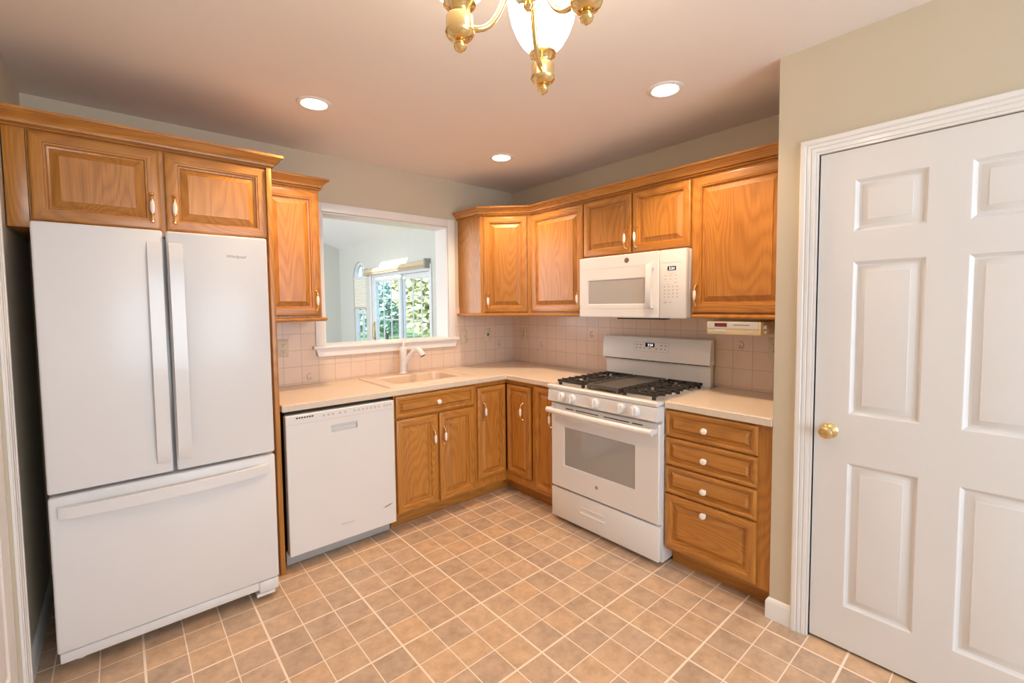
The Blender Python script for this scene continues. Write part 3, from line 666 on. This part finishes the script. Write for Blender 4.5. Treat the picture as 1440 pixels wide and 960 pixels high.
# ------------------------------------------------------------------ countertops
def soften(o, w=.005, seg=3):
    m = o.modifiers.new('soft edge', 'BEVEL'); m.width = w; m.segments = seg; m.limit_method = 'ANGLE'; m.angle_limit = radians(50)
SKX0, SKX1, SKY0, SKY1 = -1.50, -.885, -.545, -.085
mb = MB().slab([(-2.195, -.0095, -.638, -.0095), (-.638, -.0095, -1.133, -.0095)], [(SKX0, SKX1, SKY0, SKY1)], .8765, .914, 'z')
o = single('countertop', 'long L-shaped beige laminate countertop with a cut-out for the sink', 'countertop', mb, COUNTER, (-1.2, -.3, .8765)); soften(o)
mb = MB().slab([(-.638, -.0095, PE + .0015, -1.9405)], [], .8765, .914, 'z')
o = single('countertop', 'short beige laminate countertop above the four drawers right of the range', 'countertop', mb, COUNTER, (-.3, -2.2, .8765)); soften(o)

# ------------------------------------------------------------------ sink and faucet
t = Thing('kitchen_sink', 'almond drop-in sink set into the long beige countertop', 'sink', (-1.19, -.3, .914))
bx0, bx1, by0, by1 = -1.455, -.942, -.495, -.165
mb = MB()
def rect(x0, x1, y0, y1, z, r, n=5):
    out = []
    for cx, cy, a0 in ((x1 - r, y1 - r, 0), (x0 + r, y1 - r, 90), (x0 + r, y0 + r, 180), (x1 - r, y0 + r, 270)):
        for k in range(n + 1):
            a = radians(a0 + 90 * k / n); out.append((cx + r * cos(a), cy + r * sin(a), z))
    return out
loops = [rect(-1.545, -.860, -.592, -.045, .9145, .04), rect(-1.542, -.863, -.589, -.048, .921, .038), rect(-1.53, -.875, -.577, -.06, .925, .03),
         rect(bx0 - .006, bx1 + .006, by0 - .006, by1 + .006, .923, .05), rect(bx0, bx1, by0, by1, .916, .05), rect(bx0 + .02, bx1 - .02, by0 + .02, by1 - .02, .775, .05), rect(bx0 + .05, bx1 - .05, by0 + .05, by1 - .05, .757, .05)]
n = len(loops[0]); v = sum(loops, []); f = []
for i in range(len(loops) - 1):
    for k in range(n): f.append((i * n + k, i * n + (k + 1) % n, (i + 1) * n + (k + 1) % n, (i + 1) * n + k))
f.append(tuple((len(loops) - 1) * n + k for k in range(n))); mb.add(v, f)
# outer shell of the bowl
sh = [rect(bx0 - .02, bx1 + .02, by0 - .02, by1 + .02, .912, .05), rect(bx0 + .01, bx1 - .01, by0 + .01, by1 - .01, .765, .05), rect(bx0 + .05, bx1 - .05, by0 + .05, by1 - .05, .745, .05)]
v = sum(sh, []); f = []
for i in range(2):
    for k in range(n): f.append((i * n + k, (i + 1) * n + k, (i + 1) * n + (k + 1) % n, i * n + (k + 1) % n))
f.append(tuple(2 * n + k for k in range(n))[::-1]); mb.add(v, f)
t.part('basin', mb, SINK_M)
t.part('drain', MB().lathe([(0, .7575), (.02, .758), (.022, .7605), (.042, .7605), (.045, .7575)], (-1.19, -.33, 0), (0, 0, 1), 24), STEEL)
fx, fy, fz = -1.205, -.105, .9255
t = Thing('kitchen_faucet', 'white single lever pull-out faucet behind the almond sink', 'faucet', (fx, fy, fz))
t.part('body', MB().lathe([(0, 0), (.031, 0), (.031, .008), (.0275, .012), (.0265, .02), (.0265, .145), (.028, .15), (.028, .188), (.024, .196), (.012, .2), (0, .2)], (fx, fy, fz), (0, 0, 1), 28), PLAST)
sd_ = Vector((.62, -.78, 0)).normalized()
P3 = lambda r, z: (fx + sd_.x * r, fy + sd_.y * r, fz + z)
t.part('spout', MB().tube([P3(.012, .075), P3(.035, .105), P3(.06, .145), P3(.085, .172), P3(.105, .182)], [.019, .019, .018, .0175, .017], 16), PLAST)
o = t.part('spray_head', MB().tube([P3(.104, .184), P3(.116, .184), P3(.130, .176), P3(.150, .150), P3(.158, .138)], [.018, .022, .024, .024, .022], 18), PLAST)
t.part('nozzle', MB().tube([P3(.1585, .1373), P3(.1605, .1345)], [.0205, .019], 16), SLOT, parent=o)
t.part('lever', MB().tube([(fx, fy, fz + .199), (fx + .004, fy - .004, fz + .215), (fx + .012, fy + .004, fz + .245), (fx + .022, fy + .012, fz + .268)], [.012, .009, .008, .009], 12), PLAST)

# ------------------------------------------------------------------ refrigerator
t = Thing('refrigerator', 'white french door refrigerator with bottom freezer drawer at the left', 'refrigerator', (-2.668, -.42, 0))
rx0, rx1, gx = -3.063, -2.2735, -2.668
mb = MB().box(rx0 + .004, rx1 - .004, -.728, -.04, .03, 1.742, bev=.006)
for x in (rx0 + .06, rx1 - .06):
    for y in (-.68, -.1): mb.lathe([(.018, 0), (.018, .031)], (x, y, 0), (0, 0, 1), 12)
t.part('body', mb, APPL)
def fdoor(x0, x1, z0, z1): return MB().box(x0, x1, -.80, -.740, z0, z1, bev=.010, seg=3)
def gasket(x0, x1, z0, z1): return MB().box(x0, x1, -.7399, -.7285, z0, z1)
o1 = t.part('door', fdoor(rx0, gx - .006, .728, 1.764), APPL_T); t.part('gasket', gasket(rx0 + .015, gx - .018, .743, 1.735), GASKET, parent=o1)
o2 = t.part('door', fdoor(gx + .006, rx1, .728, 1.764), APPL_T); t.part('gasket', gasket(gx + .018, rx1 - .015, .743, 1.735), GASKET, parent=o2)
def vhandle(x0, x1):
    prof = [(-.8005, .775), (-.8005, .83), (-.810, .845), (-.812, 1.24), (-.810, 1.645), (-.8005, 1.66), (-.8005, 1.712), (-.806, 1.712), (-.816, 1.69), (-.823, 1.62), (-.828, 1.24), (-.823, .86), (-.816, .795), (-.806, .775)]
    return MB().prism(prof, x0, x1, 'x')
t.part('handle', vhandle(-2.7285, -2.680), APPL, parent=o1, angle=40); t.part('handle', vhandle(-2.656, -2.6075), APPL, parent=o2, angle=40)
t.part('logo', MB().text('Whirlpool', .019, (-2.405, -.8004, 1.664), t=.0006, slant=.15), INK, parent=o2)
o3 = t.part('freezer_drawer', fdoor(rx0, rx1, .098, .716), APPL_T); t.part('gasket', gasket(rx0 + .015, rx1 - .015, .115, .70), GASKET, parent=o3)
mb = MB(); N_ = 18; ins = []; outs = []
for k in range(N_ + 1):
    s = k / N_; x = rx0 + .028 + (rx1 - rx0 - .056) * s; b_ = .030 * (1 - (2 * s - 1) ** 2); e = 0.0 if 0 < k < N_ else -.012
    ins.append((x, -.812 - b_ * .9 if 1 < k < N_ - 1 else -.8003)); outs.append((x, -.830 - b_ if 0 < k < N_ else -.818))
mb.prism(outs + ins[::-1], .636, .680, 'z'); t.part('handle', mb, APPL, parent=o3, angle=40)
mb = MB().box(rx0 + .006, rx1 - .045, -.788, -.735, .052, .094, bev=.006); mb.box(rx1 - .09, rx1 - .002, -.796, -.735, .038, .095, bev=.008)
mb.box(rx1 - .10, rx1 - .02, -.792, -.74, .022, .037); t.part('base_grille', mb, APPL)
for a, b_, c, d in ((gx - .05, gx + .05, -.7385, 1.757), (rx0 + .01, rx0 + .09, -.7385, 1.765), (rx1 - .09, rx1 - .01, -.7385, 1.765)):
    t.part('hinge_cover', MB().box(a, b_, c, -.66, 1.7425, d, bev=.003), APPL_G)

# ------------------------------------------------------------------ dishwasher
t = Thing('dishwasher', 'white built-in dishwasher between the tall oak side panel and the sink cabinet', 'dishwasher', (-1.87, -.35, 0))
dx0, dx1 = -2.183, -1.5605
t.part('body', MB().box(dx0 + .008, dx1 - .008, -.598, -.02, .10, .866), DARK)  # body coloured near-black so the gap under the counter reads as shade
mb = MB(); px0, px1, pz0, pz1 = -1.946, -1.792, .728, .768
mb.slab([(dx0, dx1, .088, .856)], [(px0, px1, pz0, pz1)], -.651, -.600, 'y'); o = t.part('door', mb, APPL); soften(o, .005)
mb = MB().box(px0, px1, -.628, -.6275, pz0 - .0, pz1); mb.prism([(-.651, pz0), (-.628, pz0 + .008), (-.628, pz0)], px0, px1, 'x')
mb.prism([(-.652, pz1 + .001), (-.642, pz1 - .012), (-.628, pz1), (-.628, pz1 + .001)], px0, px1, 'x'); t.part('handle_pocket', mb, APPL, parent=o)
mb = MB().box(dx0 + .004, dx1 - .004, -.6518, -.651, .806, .8075); t.part('panel_seam', mb, INK_L, parent=o)
mb = MB()
for k in range(7): mb.box(-2.131 + k * .0135, -2.131 + k * .0135 + .0095, -.6516, -.651, .835, .843)
t.part('vent', mb, SLOT, parent=o)
for x in (-1.99, -1.965, -1.94, -1.90, -1.87, -1.815, -1.79, -1.765, -1.74, -1.715, -1.69, -1.665, -1.63, -1.61, -1.59):
    m_ = MB().box(x, x + .012, -.6515, -.651, .826, .8385); t.part('button', m_, INK_L, parent=o)

t.part('logo', MB().text('Whirlpool', .019, (-1.868, -.651, .176), t=.0008, slant=.3), INK_L, parent=o)
mb = MB().prism([(-1.650, .200), (-1.632, .208), (-1.600, .215), (-1.580, .2155), (-1.600, .2075), (-1.628, .2005)], -.6516, -.651, 'y')
for q in range(3): mb.box(-1.632 + q * .013, -1.624 + q * .013, -.6519, -.6516, .2035 + q * .003, .2065 + q * .003, 1)
t.part('sticker', mb, [INK, INK_D], parent=o, label='small dark grey sticker')
t.part('toe_panel', MB().box(dx0 + .004, dx1 - .004, -.560, -.548, .004, .084, bev=.002), APPL_G)

# ------------------------------------------------------------------ gas range (run coords on the right wall)
t = Thing('gas_range', 'white freestanding gas range between the two countertops', 'stove', (1.535, -.33, 0), R)
g0, g1 = 1.142, 1.9325
mb = MB().box(g0, g1, -.632, -.045, .018, .893, bev=.003)
for x in (g0 + .05, g1 - .05):
    for y in (-.58, -.1): mb.lathe([(.016, 0), (.016, .019)], (x, y, 0), (0, 0, 1), 10)
t.part('body', mb, APPL)
# cooktop with a raised lip
mb = MB().prism([(-.700, .888), (-.706, .896), (-.706, .908), (-.698, .914), (-.665, .9145), (-.655, .910), (-.105, .910), (-.095, .915), (-.045, .915), (-.045, .8935), (-.64, .8935)], g0 - .002, g1 + .002, 'x')
t.part('cooktop', mb, APPL, angle=50)
mb = MB().prism([(-.690, .885), (-.697, .880), (-.705, .812), (-.698, .806), (-.634, .806), (-.634, .885)], g0, g1, 'x'); cp = t.part('control_panel', mb, APPL, angle=50)
for u in (1.262, 1.352, 1.530, 1.712, 1.802):
    m_ = MB().lathe([(.0, 0), (.034, 0), (.034, .003), (.029, .006), (.0275, .022), (.025, .026), (0, .0265)], (u, -.7015, .847), (0, -1, .09), 28)
    m_.box(u - .006, u + .006, -.737, -.726, .824, .870, bev=.003)
    t.part('knob', m_, PLAST, parent=cp)
dz0, dz1 = .238, .790
mb = MB().slab([(g0, g1, dz0, dz1)], [(1.256, 1.781, .393, .642)], -.672, -.634, 'y'); od = t.part('oven_door', mb, APPL); soften(od, .006)
t.part('window', MB().box(1.256, 1.781, -.668, -.640, .393, .642), GLASS_G, parent=od)
mb = MB()
for a, b_ in ((1.268, 1.335), (1.355, 1.53), (1.57, 1.745), (1.765, 1.832)): mb.box(a, b_, -.6735, -.6717, .765, .7705); 
for a, b_ in ((1.355, 1.53), (1.57, 1.745)): mb.box(a, b_, -.6735, -.6717, .751, .7545)
t.part('vent', mb, SLOT, parent=od)
hp = []; hq = []
for k in range(13):
    s = k / 12; x = g0 + .012 + (g1 - g0 - .024) * s; hp.append((x, -.722 - .012 * (1 - (2 * s - 1) ** 2)))
hb = MB(); hb.v = []
prev = None
hb.tube([(x, y, .752) for x, y in hp], .019, 14)
for x in (g0 + .025, g1 - .025): hb.box(x - .014, x + .014, -.722, -.672, .738, .768, bev=.005)
t.part('handle', hb, APPL, parent=od)
m_ = MB().lathe([(0, 0), (.0115, 0), (.0115, .001), (0, .0012)], (1.516, -.672, .322), (0, -1, 0), 24); lg = t.part('logo', m_, INK, parent=od)
mb = MB().box(g0, g1, -.672, -.634, .032, .226, bev=.005)
dr = t.part('storage_drawer', mb, APPL)
mb = MB().prism([(-.672, .165), (-.6785, .163), (-.6785, .158), (-.673, .150), (-.673, .132), (-.6785, .126), (-.6785, .121), (-.672, .118)], 1.39, 1.58, 'x'); t.part('handle', mb, APPL, parent=dr)
# backguard
mb = MB().prism([(-.104, 1.050), (-.092, 1.192), (-.082, 1.204), (-.06, 1.207), (-.045, 1.207), (-.045, 1.050)], g0 - .012, g1 - .0, 'x')
mb.prism([(-.078, .9155), (-.078, 1.050), (-.045, 1.050), (-.045, .9155)], g0 + .004, g1 - .006, 'x'); bgd = t.part('backguard', mb, APPL, angle=40)
t.part('seam', MB().box(g0 + .004, g1 - .01, -.0985, -.078, 1.0435, 1.0495), SLOT, parent=bgd)
TL = lambda z: -.104 + (z - 1.050) * .012 / .142
def on_bg(mb, u0, u1, z0, z1, th=.0006, mat=0):
    return mb.prism([(TL(z0) - th, z0), (TL(z1) - th, z1), (TL(z1) + .0005, z1), (TL(z0) + .0005, z0)], u0, u1, 'x', mat)
mb = MB()
for a, b_, c, d in ((1.395, 1.655, 1.172, 1.1732), (1.395, 1.655, 1.109, 1.1102), (1.395, 1.3962, 1.109, 1.173), (1.6538, 1.655, 1.109, 1.173)): on_bg(mb, a, b_, c, d)
t.part('panel_outline', mb, INK, parent=bgd)
for x in (1.41, 1.44, 1.595, 1.625): t.part('button', on_bg(MB(), x, x + .016, 1.150, 1.156), INK, parent=bgd)
for x in (1.408, 1.438, 1.47, 1.51, 1.56, 1.595, 1.625): t.part('button', on_bg(MB(), x, x + .012, 1.126, 1.134), INK, parent=bgd)
sc = t.part('display', on_bg(MB(), 1.482, 1.552, 1.140, 1.168, .001), SCREEN, parent=bgd)
t.part('digits', MB().text('2:24', .024, (1.520, TL(1.152) - .0012, 1.1455), t=.0006), DIGIT, parent=bgd)
# grates, griddle and burners
def grate(u0, u1, nb):
    m = MB(); zt, zb = .945, .929; w = .006
    def bar_(a, b_): m.box(a[0], b_[0], a[1], b_[1], zb, zt, bev=.002)
    y0, y1 = -.652, -.125
    bar_((u0 + .012, y0), (u1 - .012, y0 + .014)); bar_((u0 + .012, y1 - .014), (u1 - .012, y1))
    bar_((u0 + .02, y0), (u0 + .032, y1)); bar_((u1 - .032, y0), (u1 - .02, y1))
    ym = (y0 + y1) / 2; bar_((u0, ym - .006), (u1, ym + .006))
    for k in range(1, nb):
        y = y0 + (y1 - y0) * k / nb
        if abs(y - ym) < .02: continue
        bar_((u0 - .004, y - .005), (u0 + .085, y + .005)); bar_((u1 - .085, y - .005), (u1 + .004, y + .005))
    for yy in (y0 + (ym - y0) / 2, ym + (y1 - ym) / 2):
        uc = (u0 + u1) / 2
        for a in range(4):
            dx, dy = cos(pi / 4 + a * pi / 2), sin(pi / 4 + a * pi / 2)
            p0 = Vector((uc + dx * .03, yy + dy * .03, .938)); p1 = Vector((uc + dx * .105, yy + dy * .105, .938)); m.tube([p0, p1], .0055, 6)
        bar_((uc - .004, yy + .04), (uc + .004, yy + .125)); bar_((uc - .004, yy - .125), (uc + .004, yy - .04))
    for x in (u0 + .03, u1 - .03):
        for y in (y0 + .01, y1 - .01, ym): m.box(x - .008, x + .008, y - .008, y + .008, .9105, zb + .002)
    return m
t.part('grate', grate(1.168, 1.418, 8), IRON); t.part('grate', grate(1.662, 1.912, 8), IRON)
m = MB(); y0, y1 = -.650, -.125
m.slab([(1.424, 1.656, y0, y1)], [(1.438, 1.642, y0 + .03, y1 - .02)], .926, .945, 'z'); m.box(1.438, 1.642, y0 + .03, y1 - .02, .928, .938)
for x in (1.435, 1.645):
    for y in (y0 + .01, y1 - .01): m.box(x - .008, x + .008, y - .008, y + .008, .9105, .928)
t.part('griddle', m, GRIDDLE)
for u, y, r in ((1.293, -.52, .04), (1.293, -.255, .036), (1.787, -.52, .045), (1.787, -.255, .036)):
    b_ = t.part('burner', MB().lathe([(r + .018, .9105), (r + .016, .914), (r, .9145), (r * .85, .922), (r * .7, .924), (0, .924)], (u, y, 0), (0, 0, 1), 24), ALU)
    t.part('burner_cap', MB().lathe([(0, .9242), (r * .78, .9242), (r * .8, .929), (r * .7, .932), (0, .932)], (u, y, 0), (0, 0, 1), 24), IRON, parent=b_)
b_ = t.part('burner', MB().lathe([(.055, .9105), (.05, .913), (.02, .9205), (0, .9205)], (1.54, -.39, 0), (0, 0, 1), 24), ALU)

# ------------------------------------------------------------------ over-the-range microwave
t = Thing('microwave', 'white over-the-range microwave mounted above the gas range', 'microwave', (1.535, -.2, 1.345), R)
w0, w1, mz0, mz1 = 1.146, 1.9255, 1.347, 1.7475
t.part('body', MB().box(w0 + .002, w1, -.352, -.012, mz0 + .004, mz1, bev=.003), PLAST)
sp = 1.757
def bowed(u0, u1, z0, z1, hole=None):
    m = MB(); prof = [(-.353, z0 + .006), (-.378, z0 + .001), (-.388, z0 + .010), (-.390, z1 - .010), (-.384, z1), (-.353, z1)]
    return prof
mb = MB().slab([(w0, sp - .0015, mz0, mz1)], [(1.224, 1.658, 1.436, 1.591)], -.390, -.353, 'y'); md = t.part('door', mb, PLAST); soften(md, .007)
t.part('window', MB().box(1.224, 1.658, -.3855, -.36, 1.436, 1.591), GLASS_M, parent=md)
mb = MB()
for a, b_, c, d in ((1.160, 1.70, 1.668, 1.6692), (1.160, 1.7, 1.4055, 1.4067)): mb.box(a, b_, -.3909, -.3899, c, d)
t.part('seam', mb, INK_L, parent=md)
hm = MB().prism([(-.3905, 1.408), (-.418, 1.408), (-.428, 1.42), (-.430, 1.54), (-.428, 1.66), (-.418, 1.672), (-.3905, 1.672), (-.3905, 1.650), (-.408, 1.645), (-.410, 1.54), (-.408, 1.435), (-.3905, 1.430)], 1.690, 1.722, 'x'); t.part('handle', hm, PLAST, parent=md, angle=50)
m_ = MB().lathe([(0, 0), (.0165, 0), (.0165, .0012), (.0145, .0016), (0, .0016)], (1.531, -.390, 1.7085), (0, -1, 0), 28); lo = t.part('logo', m_, BADGE, parent=md)
mb = MB().box(sp + .0015, w1, -.390, -.353, mz0, mz1, bev=.007); pn = t.part('control_panel', mb, PLAST)
t.part('seam', MB().box(sp + .01, w1 - .03, -.3908, -.3899, 1.672, 1.6732), INK_L, parent=pn)
t.part('display', MB().box(1.812, 1.864, -.3912, -.390, 1.626, 1.650), SCREEN, parent=pn)
t.part('digits', MB().text('2:24', .021, (1.838, -.3914, 1.6305), t=.0006), DIGIT, parent=pn)
bt = [(1.788 + c * .026, 1.799 + c * .026, 1.528 - r_ * .020, 1.536 - r_ * .020) for r_ in range(4) for c in range(4)]
bt += [(1.790 + c * .032, 1.808 + c * .032, row, row + .004) for row in (1.594, 1.574) for c in range(3)] + [(1.854, 1.870, 1.552, 1.557)]
bt += [(1.812, 1.860, 1.609, 1.611), (1.803, 1.836, 1.5445, 1.546), (1.788, 1.808, 1.436, 1.445), (1.826, 1.838, 1.438, 1.444)]
for a, b_, c, d in bt: t.part('button', MB().box(a, b_, -.3906, -.390, c, d), INK_L, parent=pn)

t.part('vent', MB().box(1.43, 1.755, -.345, -.26, 1.337, 1.3475), SLOT)

# ------------------------------------------------------------------ under-cabinet radio
t = Thing('under_cabinet_radio', 'almond under-cabinet clock radio hanging right of the range', 'radio', (2.165, -.25, 1.263), R)
q0, q1, rz0, rz1 = 2.026, 2.306, 1.263, 1.334
t.part('body', MB().box(q0, q1, -.345, -.12, rz0, rz1, bev=.006), ALMOND_D)
fc = t.part('face_plate', MB().box(q0 + .008, q1 - .012, -.3475, -.3455, rz0 + .034, rz1 - .004), SILVER)
t.part('display', MB().box(q0 + .045, q0 + .110, -.3490, -.3476, 1.305, 1.325), RED, parent=fc)
mb = MB().box(q0 + .145, q0 + .225, -.3486, -.3476, 1.3145, 1.3175)
t.part('tuning_scale', mb, INK_D, parent=fc)
for a, b_, c, d in ((.045, .105, 1.278, 1.291), (.22, .24, 1.276, 1.284), (.012, .035, 1.275, 1.285)): t.part('button', MB().box(q0 + a, q0 + b_, -.3475, -.3455, c, d, bev=.0008), SILVER)
t.part('knob', MB().lathe([(.013, 0), (.013, .012), (.011, .014), (0, .014)], (q1, -.30, 1.305), (1, 0, 0), 18), PORC); t.part('knob', MB().lathe([(.010, 0), (.010, .012), (.008, .014), (0, .014)], (q1, -.30, 1.280), (1, 0, 0), 16), PORC)
t.part('mounting_plate', MB().box(q0 + .03, q1 - .03, -.28, -.05, rz1 + .0005, 1.3715), ALMOND_D)

# ------------------------------------------------------------------ outlets and switches
def outlet(kind, u, z, label, rot=0, name='wall_outlet', cat='outlet'):
    t = Thing(name, label, cat, (u, -.009, z - .057), rot)
    t.part('cover_plate', MB().box(u - .035, u + .035, -.0135, -.0085, z - .057, z + .057, bev=.003), ALMOND)
    if kind == 'outlet':
        for s in (-1, 1):
            m = MB().lathe([(0, 0), (.017, 0), (.016, .0018), (0, .002)], (u, -.0135, z + s * .020), (0, -1, 0), 20)
            m.box(u - .0075, u - .0050, -.0162, -.0154, z + s * .020 - .001, z + s * .020 + .009, 1); m.box(u + .0050, u + .0075, -.0162, -.0154, z + s * .020 - .001, z + s * .020 + .009, 1)
            m.lathe([(.0028, 0), (.0028, .0008)], (u, -.0154, z + s * .020 - .008), (0, -1, 0), 10, mat=1)
            t.part('receptacle', m, [ALMOND, SLOT])
    else:
        m = MB().box(u - .006, u + .006, -.0150, -.0134, z - .012, z + .012); t.part('toggle_slot', m, SLOT if kind == 'dark' else ALMOND)
        t.part('toggle', MB().tube([(u, -.014, z), (u, -.026, z + .008)], [.0045, .0035], 8), SLOT if kind == 'dark' else ALMOND)
outlet('outlet', -2.021, 1.168, 'almond outlet under the wall cabinet left of the pass-through')
outlet('switch', -.572, 1.168, 'almond light switch on tile just right of the pass-through', name='light_switch', cat='switch')
outlet('dark', -.312, 1.172, 'almond switch plate with a dark toggle near the tiled corner', name='light_switch', cat='switch')
outlet('outlet', .165, 1.172, 'almond outlet on the right wall tile beside the corner', -90)
outlet('outlet', 2.262, 1.172, 'almond outlet at the right end of the tile under the radio', -90)

# ------------------------------------------------------------------ recessed ceiling lights
for (x, y), lab in (((-2.023, -.772), 'recessed ceiling light nearest the refrigerator cabinet'), ((-.76, -2.003), 'recessed ceiling light nearest the pantry wall'), ((-.733, -.728), 'recessed ceiling light in front of the room corner')):
    t = Thing('recessed_light', lab, 'ceiling light', (x, y, HC - .012), 0, 'recessed ceiling lights')
    t.part('trim_ring', MB().lathe([(.062, -.0005), (.062, -.006), (.068, -.008), (.083, -.004), (.086, -.0005)], (x, y, HC), (0, 0, 1), 36), TRIM)
    t.part('lens', MB().lathe([(0, -.0095), (.045, -.008), (.0615, -.003), (.0615, -.0005), (0, -.0005)], (x, y, HC), (0, 0, 1), 32), LENS)
    light('recessed_beam', 'SPOT', (x, y, HC - .03), CAN_W, WARM, spot_size=radians(125), spot_blend=0.6, shadow_soft_size=.05, aim=(0, 0, -1))

# ------------------------------------------------------------------ brass chandelier
K = 1.10; CO = Vector((-2.8276, -3.2069, 1.4311))
cps = [CO + (Vector(p) - CO) * K for p in ((-2.314, -2.481, 1.960), (-2.070, -2.460, 1.960), (-2.196, -2.690, 1.960))]
ctr = sum(cps, Vector()) / 3
hz = 1.431 + .599 * K
t = Thing('chandelier', 'polished brass three-arm chandelier with lit glass shades hanging from the ceiling', 'chandelier', (ctr.x, ctr.y, hz - .03))
X_, Y_ = ctr.x, ctr.y
t.part('hub', MB().lathe([(0, -.026), (.006, -.024), (.011, -.016), (.009, -.008), (.012, -.004), (.030, .004), (.036, .014), (.034, .028), (.022, .036), (.012, .044), (.010, .06), (.016, .075), (.020, .10), (.014, .125), (.008, .14), (0, .14)], (X_, Y_, hz), (0, 0, 1), 28), BRASS)
t.part('stem', MB().tube([(X_, Y_, hz + .139), (X_, Y_, HC - .03)], .006, 12), BRASS)
t.part('canopy', MB().lathe([(0, -.045), (.010, -.043), (.014, -.034), (.045, -.022), (.058, -.008), (.06, -.0005), (0, -.0005)], (X_, Y_, HC), (0, 0, 1), 32), BRASS)
def bez(P, n=16):
    out = []
    for k in range(n + 1):
        Q = [Vector(p) for p in P]; a = k / n
        while len(Q) > 1: Q = [Q[i].lerp(Q[i + 1], a) for i in range(len(Q) - 1)]
        out.append(tuple(Q[0]))
    return out
for c in cps:
    d = Vector((c.x - X_, c.y - Y_, 0)); Rr = d.length; d.normalize()
    q = lambda r, z: (X_ + d.x * r, Y_ + d.y * r, z)
    zc_ = c.z
    t.part('arm', MB().tube([*bez([q(.028, hz + .020), q(.062, hz + .026), q(.052, zc_ + .0), q(.10, zc_ - .004), q(.12, zc_), q(Rr - .024, zc_)])], .0064, 12), BRASS)
    cup = t.part('cup', MB().lathe([(0, -.030), (.010, -.0295), (.018, -.0275), (.025, -.0225), (.029, -.017), (.031, -.0125), (.031, -.0105), (.0285, -.0095), (.0285, .018), (.0272, .0205), (.0255, .022), (.020, .0265), (.019, .030), (.022, .036), (.030, .0425), (.034, .044), (.034, .047), (.030, .049), (0, .049)], tuple(c), (0, 0, 1), 28), BRASS)
    t.part('finial', MB().lathe([(0, -.0525), (.003, -.052), (.0115, -.0455), (.0138, -.040), (.012, -.0345), (.0075, -.032), (.009, -.0302), (0, -.0300)], tuple(c), (0, 0, 1), 20), BRASS, parent=cup)
    t.part('shade', MB().lathe([(0, .0625), (.026, .063), (.037, .070), (.052, .085), (.066, .108), (.077, .135), (.084, .165), (.088, .190), (.084, .189), (.078, .162), (.070, .135), (.060, .110), (.046, .088), (0, .072)], tuple(c), (0, 0, 1), 28), SHADE).location.z = -.013
    light('chandelier_bulb', 'POINT', (c.x, c.y, c.z + .19), BULB_W, (1.0, .80, .56), shadow_soft_size=.03)
